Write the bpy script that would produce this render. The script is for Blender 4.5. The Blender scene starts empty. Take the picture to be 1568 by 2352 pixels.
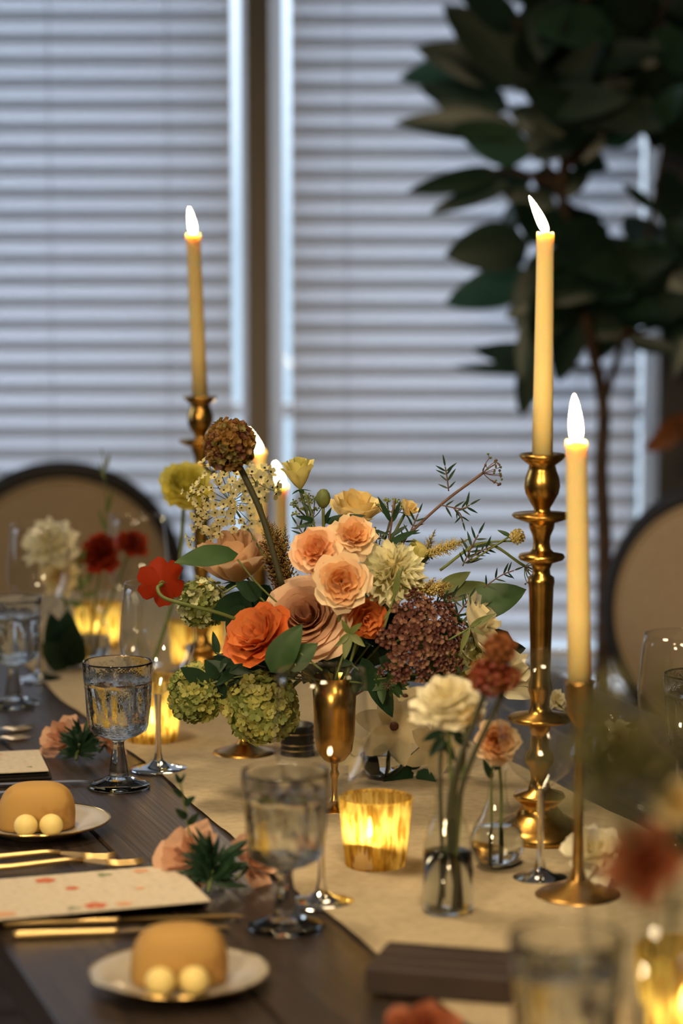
import bpy, math, random
from mathutils import Vector, Matrix, noise
R = math.radians
PI = math.pi
sc = bpy.context.scene
COL = sc.collection

# ------------------------------------------------------------------ camera, light, exposure
W, H, F, HOR = 1568, 2352, 5553.0, 550.0
TZ, CH = 0.75, 0.63                      # table top height; camera height above it
TH = math.atan((H/2 - HOR)/F)            # downward pitch of the camera
CAMZ = TZ + CH
cam = bpy.data.cameras.new('camera')
cam.sensor_fit = 'HORIZONTAL'; cam.sensor_width = 24.0; cam.lens = 24.0*F/W
cam.clip_start = 0.05; cam.clip_end = 60
cam.dof.use_dof = True; cam.dof.focus_distance = 2.69; cam.dof.aperture_fstop = 2.8
camo = bpy.data.objects.new('camera', cam); COL.objects.link(camo)
camo.location = (0, 0, CAMZ); camo.rotation_euler = (PI/2 - TH, 0, 0)
sc.camera = camo

def srgb(r, g, b):
    f = lambda c: (c/255/12.92 if c/255 <= .04045 else ((c/255+.055)/1.055)**2.4)
    return (f(r), f(g), f(b), 1)

world = bpy.data.worlds.new('world'); sc.world = world; world.use_nodes = True
wn, wl = world.node_tree.nodes, world.node_tree.links; wn.clear()
wout = wn.new('ShaderNodeOutputWorld'); bg = wn.new('ShaderNodeBackground')
tc = wn.new('ShaderNodeTexCoord'); sep = wn.new('ShaderNodeSeparateXYZ'); mr = wn.new('ShaderNodeMapRange'); ramp = wn.new('ShaderNodeValToRGB')
wl.new(tc.outputs['Generated'], sep.inputs[0]); wl.new(sep.outputs['Z'], mr.inputs['Value'])
mr.inputs['From Min'].default_value = 0; mr.inputs['From Max'].default_value = 1
ramp.color_ramp.elements[0].color = (.075, .098, .122, 1); ramp.color_ramp.elements[1].color = (.76, .84, 1.0, 1)   # overcast dusk: zenith brighter than horizon
wl.new(mr.outputs[0], ramp.inputs[0]); wl.new(ramp.outputs[0], bg.inputs[0]); wl.new(bg.outputs[0], wout.inputs[0])
bg.inputs[1].default_value = 9.2

def area_light(name, loc, target, size, energy, color, portal=False, size_y=None, spread=None):
    l = bpy.data.lights.new(name, 'AREA'); l.energy = energy; l.color = color; l.size = size
    if size_y: l.shape = 'RECTANGLE'; l.size_y = size_y
    else: l.shape = 'DISK'
    if spread: l.spread = spread
    if portal: l.cycles.is_portal = True
    o = bpy.data.objects.new(name, l); COL.objects.link(o); o.location = loc
    o.rotation_euler = (Vector(target)-Vector(loc)).to_track_quat('-Z', 'Y').to_euler()
    return o
WARM = (1.0, .77, .46)
area_light('ceiling_lamp_light', (-.55, 2.6, 2.62), (-.05, 2.55, .75), .35, 3.6, WARM, spread=R(75))
area_light('ceiling_lamp_light', (.15, .9, 2.62), (.1, 2.35, .75), .35, 6, WARM, spread=R(75))
area_light('wall_lamp_light', (-1.3, -.8, 2.2), (.05, 2.5, .85), .6, 4.2, WARM, spread=R(44))
area_light('ceiling_lamp_light', (.2, 3.6, 2.62), (.1, 3.9, .75), .5, 2.5, WARM, spread=R(110))
area_light('window_portal', (-.33, 5.32, 1.45), (-.33, 0, 1.45), 2.1, 1, (1, 1, 1), True, 2.5)
area_light('window_portal', (-2.72, 4.0, 1.6), (0, 4.0, 1.6), 1.4, 1, (1, 1, 1), True, 1.5)

sc.view_settings.view_transform = 'Standard'; sc.view_settings.look = 'None'
sc.view_settings.exposure = 0.0; sc.view_settings.gamma = 1.0; sc.view_settings.use_curve_mapping = False
cy = sc.cycles
cy.use_denoising = True; cy.max_bounces = 12; cy.diffuse_bounces = 3; cy.glossy_bounces = 4
cy.transmission_bounces = 12; cy.transparent_max_bounces = 24; cy.caustics_reflective = False; cy.caustics_refractive = False
cy.sample_clamp_indirect = 4.0; cy.blur_glossy = 0.5

# ------------------------------------------------------------------ pixels to places
def ray(x, y):
    dx, dy = (x - W/2)/F, -(y - H/2)/F
    return Vector((dx, math.cos(TH) + dy*math.sin(TH), -math.sin(TH) + dy*math.cos(TH)))
def gp(x, y, z=0.0):                     # the place on the table plane seen at x, y
    d = ray(x, y); k = (TZ + z - CAMZ)/d.z
    return Vector((d.x*k, d.y*k, TZ + z))
def dp(x, y, Y):                         # the place at distance Y seen at x, y
    d = ray(x, y); k = Y/d.y
    return Vector((d.x*k, Y, CAMZ + d.z*k))
def mpx(px, Y): return px*Y*1.01/F       # pixels to metres at distance Y

# ------------------------------------------------------------------ materials
def _mat(name):
    m = bpy.data.materials.new(name); m.use_nodes = True
    n = m.node_tree.nodes; n.clear(); return m, n, m.node_tree.links
def _noise_color(n, l, c1, c2, scale, detail=4, stretch=None, lo=.35, hi=.65):
    tc = n.new('ShaderNodeTexCoord'); mp = n.new('ShaderNodeMapping'); nz = n.new('ShaderNodeTexNoise'); rp = n.new('ShaderNodeValToRGB')
    l.new(tc.outputs['Object'], mp.inputs[0]); l.new(mp.outputs[0], nz.inputs['Vector']); l.new(nz.outputs['Fac'], rp.inputs[0])
    if stretch: mp.inputs['Scale'].default_value = stretch
    nz.inputs['Scale'].default_value = scale; nz.inputs['Detail'].default_value = detail
    rp.color_ramp.elements[0].position = lo; rp.color_ramp.elements[1].position = hi
    rp.color_ramp.elements[0].color = c1; rp.color_ramp.elements[1].color = c2
    return rp.outputs[0], nz
def pbr(name, c, rough=.5, metal=0, c2=None, scale=20, stretch=None, bump=0, spec=.5, sss=0, lo=.35, hi=.65, coat=0, bscale=None):
    m, n, l = _mat(name)
    o = n.new('ShaderNodeOutputMaterial'); p = n.new('ShaderNodeBsdfPrincipled'); l.new(p.outputs[0], o.inputs[0])
    p.inputs['Base Color'].default_value = c; p.inputs['Roughness'].default_value = rough; p.inputs['Metallic'].default_value = metal
    p.inputs['Specular IOR Level'].default_value = spec; p.inputs['Coat Weight'].default_value = coat
    nz = None
    if c2:
        col, nz = _noise_color(n, l, c, c2, scale, 5, stretch, lo, hi); l.new(col, p.inputs['Base Color'])
    if sss:
        p.inputs['Subsurface Weight'].default_value = sss; p.inputs['Subsurface Radius'].default_value = (.02, .012, .005); p.inputs['Subsurface Scale'].default_value = .6
    if bump:
        b = n.new('ShaderNodeBump'); b.inputs['Strength'].default_value = bump; b.inputs['Distance'].default_value = .002
        if nz is None or bscale:
            t2 = n.new('ShaderNodeTexCoord'); nz = n.new('ShaderNodeTexNoise'); nz.inputs['Scale'].default_value = bscale or scale; l.new(t2.outputs['Object'], nz.inputs['Vector'])
        l.new(nz.outputs['Fac'], b.inputs['Height']); l.new(b.outputs[0], p.inputs['Normal'])
    return m
def thin(name, c, c2=None, tr=.35, rough=.6, scale=40, gloss=.03, tc=None):   # petals, leaves, cloth: lets light through
    m, n, l = _mat(name)
    o = n.new('ShaderNodeOutputMaterial'); d = n.new('ShaderNodeBsdfDiffuse'); t = n.new('ShaderNodeBsdfTranslucent'); mx = n.new('ShaderNodeMixShader')
    g = n.new('ShaderNodeBsdfGlossy'); g.inputs['Roughness'].default_value = rough*.8; m2 = n.new('ShaderNodeMixShader')
    d.inputs[0].default_value = c; t.inputs[0].default_value = tc or c; mx.inputs[0].default_value = tr; m2.inputs[0].default_value = gloss
    if c2:
        col, nz = _noise_color(n, l, c, c2, scale); l.new(col, d.inputs[0])
        if not tc: l.new(col, t.inputs[0])
    l.new(d.outputs[0], mx.inputs[1]); l.new(t.outputs[0], mx.inputs[2]); l.new(mx.outputs[0], m2.inputs[1]); l.new(g.outputs[0], m2.inputs[2]); l.new(m2.outputs[0], o.inputs[0])
    return m
def thin_glass(name, tint=(.97, .98, .98, 1), base=.075, top=.8):           # a thin blown wall: clear, mirror-like at grazing angles
    m, n, l = _mat(name)
    o = n.new('ShaderNodeOutputMaterial'); t = n.new('ShaderNodeBsdfTransparent'); g = n.new('ShaderNodeBsdfGlossy'); mx = n.new('ShaderNodeMixShader')
    t.inputs[0].default_value = tint; g.inputs['Roughness'].default_value = .02
    lw = n.new('ShaderNodeLayerWeight'); lw.inputs['Blend'].default_value = .5
    pw = n.new('ShaderNodeMath'); pw.operation = 'POWER'; pw.inputs[1].default_value = 4.0
    mu = n.new('ShaderNodeMath'); mu.operation = 'MULTIPLY_ADD'; mu.inputs[1].default_value = top; mu.inputs[2].default_value = base
    l.new(lw.outputs['Facing'], pw.inputs[0]); l.new(pw.outputs[0], mu.inputs[0]); l.new(mu.outputs[0], mx.inputs[0])
    l.new(t.outputs[0], mx.inputs[1]); l.new(g.outputs[0], mx.inputs[2]); l.new(mx.outputs[0], o.inputs[0]); return m
def glass(name, c=(.98, .99, .99, 1), ior=1.48, rough=0.0, bump=0, bscale=60):
    m, n, l = _mat(name)
    o = n.new('ShaderNodeOutputMaterial'); g = n.new('ShaderNodeBsdfGlass'); g.inputs['Color'].default_value = c; g.inputs['IOR'].default_value = ior; g.inputs['Roughness'].default_value = rough
    if bump:
        t2 = n.new('ShaderNodeTexCoord'); nz = n.new('ShaderNodeTexNoise'); nz.inputs['Scale'].default_value = bscale; l.new(t2.outputs['Object'], nz.inputs['Vector'])
        b = n.new('ShaderNodeBump'); b.inputs['Strength'].default_value = bump; b.inputs['Distance'].default_value = .002
        l.new(nz.outputs['Fac'], b.inputs['Height']); l.new(b.outputs[0], g.inputs['Normal'])
    l.new(g.outputs[0], o.inputs[0]); return m
def emit(name, c, s):
    m, n, l = _mat(name)
    o = n.new('ShaderNodeOutputMaterial'); e = n.new('ShaderNodeEmission'); e.inputs[0].default_value = c; e.inputs[1].default_value = s
    l.new(e.outputs[0], o.inputs[0]); return m
def mercury(name):                       # gold mercury glass: patchy metal film on pressed glass
    m, n, l = _mat(name)
    o = n.new('ShaderNodeOutputMaterial'); t = n.new('ShaderNodeBsdfTranslucent'); g = n.new('ShaderNodeBsdfGlossy'); tp = n.new('ShaderNodeBsdfTransparent'); d = n.new('ShaderNodeBsdfDiffuse')
    col, nz = _noise_color(n, l, (.40, .23, .035, 1), (1.0, .80, .25, 1), 150, 5, (1, 1, .24), .40, .55)
    l.new(col, t.inputs[0]); tp.inputs[0].default_value = (1, .8, .35, 1); g.inputs[0].default_value = (.9, .62, .2, 1); g.inputs['Roughness'].default_value = .22; d.inputs[0].default_value = (.6, .38, .1, 1)
    a = n.new('ShaderNodeMixShader'); a.inputs[0].default_value = .06; l.new(t.outputs[0], a.inputs[1]); l.new(tp.outputs[0], a.inputs[2])
    b = n.new('ShaderNodeMixShader'); b.inputs[0].default_value = .12; l.new(a.outputs[0], b.inputs[1]); l.new(g.outputs[0], b.inputs[2])
    c = n.new('ShaderNodeMixShader'); c.inputs[0].default_value = .12; l.new(b.outputs[0], c.inputs[1]); l.new(d.outputs[0], c.inputs[2])
    l.new(c.outputs[0], o.inputs[0]); return m
def card_mat(name):                      # cream card with rows of fine print
    m, n, l = _mat(name)
    o = n.new('ShaderNodeOutputMaterial'); p = n.new('ShaderNodeBsdfPrincipled'); l.new(p.outputs[0], o.inputs[0]); p.inputs['Roughness'].default_value = .7
    tc = n.new('ShaderNodeTexCoord'); mp = n.new('ShaderNodeMapping'); nz = n.new('ShaderNodeTexNoise'); l.new(tc.outputs['Object'], mp.inputs[0]); l.new(mp.outputs[0], nz.inputs['Vector'])
    mp.inputs['Scale'].default_value = (110, 700, 1); nz.inputs['Scale'].default_value = 1.0; nz.inputs['Detail'].default_value = 2
    rp = n.new('ShaderNodeValToRGB'); rp.color_ramp.elements[0].position = .36; rp.color_ramp.elements[1].position = .46
    rp.color_ramp.elements[0].color = (.40, .33, .26, 1); rp.color_ramp.elements[1].color = (.62, .53, .41, 1)
    l.new(nz.outputs['Fac'], rp.inputs[0]); l.new(rp.outputs[0], p.inputs['Base Color']); return m

M = {}
M['wall'] = pbr('wall_paint', (.42, .38, .33, 1), .85)
M['dark_wall'] = pbr('dark_wall_paint', (.10, .085, .075, 1), .85)
M['white_frame'] = pbr('white_frame_paint', (.72, .72, .72, 1), .5)
M['post'] = pbr('taupe_post_paint', (.30, .235, .175, 1), .6)
M['slat'] = thin('white_slat', (.88, .88, .90, 1), tr=.36, gloss=.02)
M['cord'] = pbr('cord', (.75, .74, .72, 1), .8)
M['floor'] = pbr('floor_boards', (.10, .06, .035, 1), .45, c2=(.16, .10, .06, 1), scale=6, stretch=(1, .1, 1))
M['pane'] = thin_glass('window_glass', (.98, .99, .99, 1), .006, .4)
M['table'] = pbr('dark_oak', (.014, .010, .0085, 1), .36, c2=(.055, .037, .028, 1), scale=170, stretch=(1, .022, 1), bump=.6, lo=.3, hi=.72)
M['runner'] = thin('runner_linen', (.53, .43, .29, 1), (.46, .37, .245, 1), tr=.12, scale=90, gloss=.0)
M['brass'] = pbr('aged_brass', (.42, .235, .055, 1), .27, 1, c2=(.62, .36, .09, 1), scale=60)
M['brass_dark'] = pbr('dark_brass', (.30, .17, .05, 1), .34, 1, c2=(.45, .26, .07, 1), scale=60)
M['gold'] = pbr('gold_cutlery', (.78, .56, .26, 1), .40, 1)
M['steel'] = pbr('bright_cutlery', (.66, .62, .58, 1), .36, 1)
M['wax'] = pbr('ivory_wax', (.96, .71, .32, 1), .5, sss=.75, spec=.3)
M['wick'] = pbr('wick', (.02, .015, .012, 1), .9)
M['flame'] = emit('flame', (1.0, .76, .40, 1), 130)
M['votive_flame'] = emit('votive_flame', (1.0, .74, .34, 1), 125)
M['votive_wax'] = thin('votive_wax', (.96, .84, .52, 1), tr=.7)
M['mercury'] = mercury('mercury_glass')
M['glass'] = glass('clear_glass')
M['cut_glass'] = glass('cut_glass', bump=.4, bscale=140)
M['water'] = glass('water', (.99, 1, 1, 1), 1.33)
M['thin_glass'] = thin_glass('thin_wine_glass')
M['vase_glass'] = thin_glass('vase_glass', (.95, .97, .96, 1), .09, .85)
M['chair_frame'] = pbr('dark_chair_wood', (.012, .009, .008, 1), .55)
M['linen'] = pbr('beige_chair_linen', (.47, .345, .215, 1), .95, c2=(.41, .30, .185, 1), scale=120, spec=.1)
M['bark'] = pbr('bark', (.05, .03, .018, 1), .9, c2=(.10, .055, .03, 1), scale=30)
M['soil'] = pbr('soil', (.03, .02, .012, 1), .95)
M['pot'] = pbr('basket', (.25, .17, .09, 1), .9, c2=(.16, .10, .05, 1), scale=80)
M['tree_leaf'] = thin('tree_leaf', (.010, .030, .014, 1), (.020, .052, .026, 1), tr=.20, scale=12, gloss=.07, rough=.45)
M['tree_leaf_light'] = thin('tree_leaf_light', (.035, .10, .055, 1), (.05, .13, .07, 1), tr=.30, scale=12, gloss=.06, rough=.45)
M['dry_leaf'] = thin('dry_leaf', (.30, .09, .02, 1), (.18, .05, .015, 1), tr=.3, scale=30)
M['leaf'] = thin('bouquet_leaf', (.022, .060, .016, 1), (.040, .092, .024, 1), tr=.25, scale=30, gloss=.025)
M['dark_leaf'] = thin('dark_leaf', (.010, .032, .016, 1), (.02, .055, .025, 1), tr=.2, scale=30, gloss=.025)
M['olive'] = thin('olive_leaf', (.13, .17, .05, 1), (.20, .23, .07, 1), tr=.35, scale=30)
M['haze_leaf'] = thin('pale_olive_leaf', (.40, .37, .17, 1), (.48, .44, .2, 1), tr=.45, scale=30)
M['stem'] = pbr('green_stem', (.11, .14, .035, 1), .6)
M['dark_stem'] = pbr('dark_stem', (.05, .05, .025, 1), .6)
M['purple_stem'] = pbr('purple_stem', (.12, .065, .05, 1), .6)
M['bread'] = pbr('bread_crust', (.47, .275, .085, 1), .65, c2=(.27, .10, .028, 1), scale=26, lo=.54, hi=.74, spec=.2)
M['butter'] = pbr('butter', (.83, .66, .26, 1), .5, sss=.2)
M['plate'] = pbr('cream_plate', (.46, .41, .34, 1), .18, coat=.3)
M['rim_gold'] = pbr('gold_rim', (.85, .58, .22, 1), .15, 1)
M['card'] = card_mat('menu_card')
M['napkin'] = pbr('dark_napkin', (.018, .014, .014, 1), .9)
M['board'] = pbr('dark_board', (.022, .012, .010, 1), .5, c2=(.035, .02, .015, 1), scale=20, stretch=(1, 8, 1))
M['print_red'] = pbr('printed_red', (.55, .13, .05, 1), .7)
M['print_green'] = pbr('printed_green', (.22, .24, .13, 1), .7)
M['print_peach'] = pbr('printed_peach', (.62, .33, .18, 1), .7)
M['black'] = pbr('black_glaze', (.008, .009, .010, 1), .4)

# ------------------------------------------------------------------ mesh helpers
class MB:
    def __init__(s): s.v = []; s.f = []
    def add(s, vs, fs):
        b = len(s.v); s.v += [Vector(v) for v in vs]; s.f += [tuple(i+b for i in f) for f in fs]; return s
    def grid(s, fn, nu, nv, cu=False):
        vs = [fn(i/(nu if cu else nu-1), j/(nv-1)) for j in range(nv) for i in range(nu)]; fs = []
        for j in range(nv-1):
            for i in range(nu if cu else nu-1):
                k = (i+1) % nu; fs.append((j*nu+i, j*nu+k, (j+1)*nu+k, (j+1)*nu+i))
        return s.add(vs, fs)
    def lathe(s, prof, seg=32, mod=None, c=(0, 0, 0), cap0=False, cap1=False):
        vs = []; fs = []; n = len(prof)
        for (r, z) in prof:
            for i in range(seg):
                a = 2*PI*i/seg; k = mod(a, r, z) if mod else 1
                vs.append((c[0]+r*k*math.cos(a), c[1]+r*k*math.sin(a), c[2]+z))
        for j in range(n-1):
            for i in range(seg):
                k = (i+1) % seg; fs.append((j*seg+i, j*seg+k, (j+1)*seg+k, (j+1)*seg+i))
        if cap0: fs.append(tuple(range(seg))[::-1])
        if cap1: fs.append(tuple((n-1)*seg+i for i in range(seg)))
        return s.add(vs, fs)
    def box(s, x0, x1, y0, y1, z0, z1):
        vs = [(x, y, z) for z in (z0, z1) for y in (y0, y1) for x in (x0, x1)]
        return s.add(vs, [(0, 2, 3, 1), (4, 5, 7, 6), (0, 1, 5, 4), (2, 6, 7, 3), (0, 4, 6, 2), (1, 3, 7, 5)])
    def bbox(s, x0, x1, y0, y1, z0, z1, b=.004):       # box with chamfered edges
        def ringz(z, i): return [(x0+i+b, y0+i, z), (x1-i-b, y0+i, z), (x1-i, y0+i+b, z), (x1-i, y1-i-b, z), (x1-i-b, y1-i, z), (x0+i+b, y1-i, z), (x0+i, y1-i-b, z), (x0+i, y0+i+b, z)]
        vs = ringz(z0, b) + ringz(z0+b, 0) + ringz(z1-b, 0) + ringz(z1, b); fs = []
        for j in range(3):
            for i in range(8): k = (i+1) % 8; fs.append((j*8+i, j*8+k, (j+1)*8+k, (j+1)*8+i))
        fs += [tuple(range(8))[::-1], tuple(24+i for i in range(8))]
        return s.add(vs, fs)
    def tube(s, pts, rad, seg=7, cap=True):
        pts = [Vector(p) for p in pts]; n = len(pts)
        if not isinstance(rad, (list, tuple)): rad = [rad]*n
        vs = []; fs = []; up = None
        for i, p in enumerate(pts):
            t = (pts[min(i+1, n-1)] - pts[max(i-1, 0)])
            if t.length < 1e-9: t = Vector((0, 0, 1))
            t.normalize()
            if up is None: up = t.orthogonal().normalized()
            up = (up - t*up.dot(t))
            if up.length < 1e-6: up = t.orthogonal()
            up.normalize(); w = t.cross(up)
            for k in range(seg):
                a = 2*PI*k/seg; vs.append(p + (up*math.cos(a) + w*math.sin(a))*rad[i])
        for j in range(n-1):
            for i in range(seg): k = (i+1) % seg; fs.append((j*seg+i, j*seg+k, (j+1)*seg+k, (j+1)*seg+i))
        if cap: fs += [tuple(range(seg))[::-1], tuple((n-1)*seg+i for i in range(seg))]
        return s.add(vs, fs)
    def ball(s, c, r, seg=10, rings=6, sz=1.0, mod=None):
        c = Vector(c)
        def fn(u, v):
            a = 2*PI*u; b = PI*v; d = Vector((math.sin(b)*math.cos(a), math.sin(b)*math.sin(a), -math.cos(b)*sz))
            return c + d*r*(mod(d) if mod else 1)
        return s.grid(fn, seg, rings+1, True)
    def xf(s, m): s.v = [m @ v for v in s.v]; return s
def smooth_pts(pts, n=10):               # Catmull-Rom through the points
    pts = [Vector(p) for p in pts]; P = [pts[0]*2-pts[1]] + pts + [pts[-1]*2-pts[-2]]; out = []
    for i in range(len(pts)-1):
        a, b, c, d = P[i:i+4]
        for k in range(n):
            t = k/n; out.append(.5*((2*b) + (c-a)*t + (2*a-5*b+4*c-d)*t*t + (3*b-a-3*c+d)*t**3))
    return out + [pts[-1]]
def ob(name, mb, mat, parent=None, world=False, smooth=True, loc=None):
    me = bpy.data.meshes.new(name)
    vs = mb.v
    if world and parent is not None:
        inv = parent.matrix_basis.inverted() if parent.parent is None else (parent.parent.matrix_basis @ parent.matrix_basis).inverted()
        vs = [inv @ v for v in vs]
    me.from_pydata([tuple(v) for v in vs], [], mb.f)
    if smooth: me.polygons.foreach_set('use_smooth', [True]*len(me.polygons))
    if mat: me.materials.append(mat)
    me.update()
    o = bpy.data.objects.new(name, me); COL.objects.link(o)
    if parent: o.parent = parent
    if loc is not None: o.location = loc
    return o
def share(name, src, parent, mat4):      # a copy that shares mesh data
    o = src.copy(); o.name = name; COL.objects.link(o); o.parent = parent; o.matrix_basis = mat4; return o
def tag(o, label=None, cat=None, group=None, kind=None):
    if label: o['label'] = label
    if cat: o['category'] = cat
    if group: o['group'] = group
    if kind: o['kind'] = kind
    return o
def frame(loc, axis=(0, 0, 1), spin=0):
    q = Vector(axis).normalized().to_track_quat('Z', 'Y')
    return Matrix.Translation(Vector(loc)) @ q.to_matrix().to_4x4() @ Matrix.Rotation(spin, 4, 'Z')
def thing(name, label, cat, loc=(0, 0, 0), axis=None, spin=0, group=None):
    o = bpy.data.objects.new(name, None); COL.objects.link(o); o.empty_display_size = .05
    o.matrix_basis = frame(loc, axis, spin) if axis else Matrix.Translation(Vector(loc)) @ Matrix.Rotation(spin, 4, 'Z')
    return tag(o, label, cat, group)
def struct(name, mb, mat, parent=None, smooth=False):
    o = ob(name, mb, mat, parent, smooth=smooth)
    if parent is None: o['kind'] = 'structure'
    return o
def copy_tree(src, mat4, label, cat=None, group=None):
    r = src.copy(); COL.objects.link(r); r.matrix_basis = mat4; r['label'] = label
    for c in [o for o in src.children]:
        d = c.copy(); COL.objects.link(d); d.parent = r
        for g in [o for o in c.children]:
            e = g.copy(); COL.objects.link(e); e.parent = d
    return r

# ------------------------------------------------------------------ the room
YB = 5.05                                # the plane of the blinds
bx = lambda x: dp(x, 550, YB).x
X_POST0, X_POST1 = bx(570), bx(622)
X_R = bx(1522)
Z0, Z1 = .45, 2.45
struct('floor', MB().box(-2.7, 2.4, -1.6, 5.3, -.1, 0), M['floor'])
struct('ceiling', MB().box(-2.9, 2.6, -1.8, 5.3, 2.7, 2.8), M['wall'])
wb = MB().box(-2.7, -1.32, 5.08, 5.28, 0, 2.7).box(X_R, 2.4, 5.08, 5.28, 0, 2.7).box(-1.32, X_R, 5.08, 5.28, 0, Z0).box(-1.32, X_R, 5.08, 5.28, Z1, 2.7)
struct('wall_back', wb, M['dark_wall'])
wl_ = MB().box(-2.8, -2.7, -1.6, 3.3, 0, 2.7).box(-2.8, -2.7, 4.7, 5.3, 0, 2.7).box(-2.8, -2.7, 3.3, 4.7, 0, .85).box(-2.8, -2.7, 3.3, 4.7, 2.35, 2.7)
struct('wall_left', wl_, M['wall'])
struct('wall_right', MB().box(2.4, 2.5, -1.6, 5.3, 0, 2.7), M['wall'])
struct('wall_front', MB().box(-2.8, 2.5, -1.7, -1.6, 0, 2.7), M['wall'])
struct('trim_1', MB().bbox(X_POST0, X_POST1, 4.97, 5.28, Z0, Z1, .003), M['post'])          # the post between the two windows
struct('trim_2', MB().bbox(-1.36, X_R+.04, 4.93, 5.08, Z0-.03, Z0, .004), M['white_frame'])  # sill board
def window(name, x0, x1, y=5.2, axis='x', z0=Z0, z1=Z1):
    w = .022
    if axis == 'x':
        fr = MB().box(x0, x0+w, y-.02, y+.02, z0, z1).box(x1-w, x1, y-.02, y+.02, z0, z1).box(x0+w, x1-w, y-.02, y+.02, z0, z0+w).box(x0+w, x1-w, y-.02, y+.02, z1-w, z1).box(x0+w, x1-w, y-.015, y+.015, 1.0, 1.03)
        p1 = MB().box(x0+w, x1-w, y-.002, y+.002, z0+w, 1.0); p2 = MB().box(x0+w, x1-w, y-.002, y+.002, 1.03, z1-w)
    else:
        fr = MB().box(y-.02, y+.02, x0, x0+w, z0, z1).box(y-.02, y+.02, x1-w, x1, z0, z1).box(y-.02, y+.02, x0+w, x1-w, z0, z0+w).box(y-.02, y+.02, x0+w, x1-w, z1-w, z1).box(y-.015, y+.015, x0+w, x1-w, 1.6, 1.63)
        p1 = MB().box(y-.002, y+.002, x0+w, x1-w, z0+w, 1.6); p2 = MB().box(y-.002, y+.002, x0+w, x1-w, 1.63, z1-w)
    o = struct(name, fr, M['white_frame'])
    ob('pane', p1, M['pane'], o, smooth=False); ob('pane', p2, M['pane'], o, smooth=False)
window('window_1', -1.32, X_POST0); window('window_2', X_POST1, X_R); window('window_3', 3.3, 4.7, -2.75, 'y', .85, 2.35)

SP = 49.2*YB*1.0063/F                     # slat spacing
def blind(label, x0, x1, cords, zoff=0, tilt=60):
    t = thing('window_blind', label, 'blind', ((x0+x1)/2, YB, Z1-.06), group='white window blinds')
    w = (x1-x0)/2
    ob('head_rail', MB().bbox(-w, w, -.028, .028, 0, .05), M['white_frame'], t, smooth=False)
    n = int((Z1-.06-Z0-.06)/SP)
    a = R(tilt); hw = .0262
    def fn(u, v):
        s_ = (v-.5)*2; x = -w + u*2*w
        return Vector((x, s_*hw*math.cos(a) - (1-s_*s_)*.003*math.sin(a), -s_*hw*math.sin(a) - (1-s_*s_)*.003*math.cos(a)))
    mb = MB().grid(fn, 2, 6)
    k = len(mb.v)
    mb.add([v + Vector((0, .0022*math.sin(a), .0022*math.cos(a))) for v in mb.v[:k]], [f[::-1] for f in mb.f])
    m = 6
    mb.f += [(0, 1, k+1, k), (k-2, k+k-2, 2*k-1, k-1)]
    rng = random.Random(len(label))
    first = ob('slat', mb, M['slat'], t)
    zs = [-.035 - i*SP + zoff for i in range(n)]
    for i, z in enumerate(zs):
        mt = Matrix.Translation((0, 0, z)) @ Matrix.Rotation(R(rng.uniform(-2.2, 2.2)), 4, 'X') @ Matrix.Rotation(R(rng.uniform(-.08, .08)), 4, 'Y')
        if i == 0: first.matrix_basis = mt
        else: share('slat', first, t, mt)
    ob('bottom_rail', MB().bbox(-w, w, -.024, .024, zs[-1]-SP-.01, zs[-1]-SP+.012), M['white_frame'], t, smooth=False)
    for cx in cords:
        X = bx(cx) - (x0+x1)/2
        ob('ladder_cord', MB().tube([(X, -.029, .0), (X, -.029, zs[-1]-SP)], .0014, 5), M['cord'], t)
    return t
blind('wide white slatted blind left of the taupe window post', -1.30, bx(533), [120, 388], zoff=.008)
blind('white slatted blind between the taupe window post and the tall leafy tree', bx(669), bx(1470), [795, 1330], zoff=.000)

# ------------------------------------------------------------------ the table
ROT = R(18.97)
TM = Matrix.Rotation(ROT, 4, 'Z')
NV, TV = Vector((math.cos(ROT), math.sin(ROT), 0)), Vector((-math.sin(ROT), math.cos(ROT), 0))
N0, N1, T0, T1 = .40, 1.43, .85, 4.2
table = thing('dining_table', 'long dark oak dining table under the cream runner', 'table', (NV*(N0+N1)/2 + TV*(T0+T1)/2), spin=ROT)
hw, hl = (N1-N0)/2, (T1-T0)/2
rng = random.Random(3)
nb = 6
for i in range(nb):
    x0 = -hw + i*2*hw/nb; x1 = x0 + 2*hw/nb
    mb = MB().bbox(x0+.0008, x1-.0008, -hl, hl, TZ-.042, TZ-rng.uniform(0, .0006), .0022)
    ob('plank', mb, M['table'], table, smooth=False)
for sy in (-1, 1): ob('apron', MB().box(-hw+.08, hw-.08, sy*(hl-.14)-.012, sy*(hl-.14)+.012, TZ-.14, TZ-.042), M['table'], table, smooth=False)
for sx in (-1, 1): ob('apron', MB().box(sx*(hw-.08)-.012, sx*(hw-.08)+.012, -hl+.14, hl-.14, TZ-.14, TZ-.042), M['table'], table, smooth=False)
for sx in (-1, 1):
    for sy in (-1, 1): ob('leg', MB().bbox(sx*(hw-.09)-.045, sx*(hw-.09)+.045, sy*(hl-.14)-.045, sy*(hl-.14)+.045, 0, TZ-.042, .006), M['table'], table, smooth=False)
# runner along the table
RN0, RN1 = .705, 1.13
def runner_fn(u, v):
    n_ = RN0 + (RN1-RN0)*u; t_ = T0+.0 + (T1+.0-T0)*v
    e = .004*math.sin(t_*7+1.3) + .0022*math.sin(t_*19)
    if u == 0: n_ += e
    if u == 1: n_ -= e
    z = .0022 + .0026*max(0, noise.noise((n_*9, t_*3.2, 0))) + .0022*max(0, noise.noise((n_*16-t_*14, t_*7, 4)))
    return NV*n_ + TV*t_ + Vector((0, 0, TZ+z))
mb = MB().grid(runner_fn, 30, 200)
mb.v += []
run = ob('table_runner', mb, M['runner']); tag(run, 'cream linen runner laid along the middle of the dark table', 'table runner')

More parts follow.
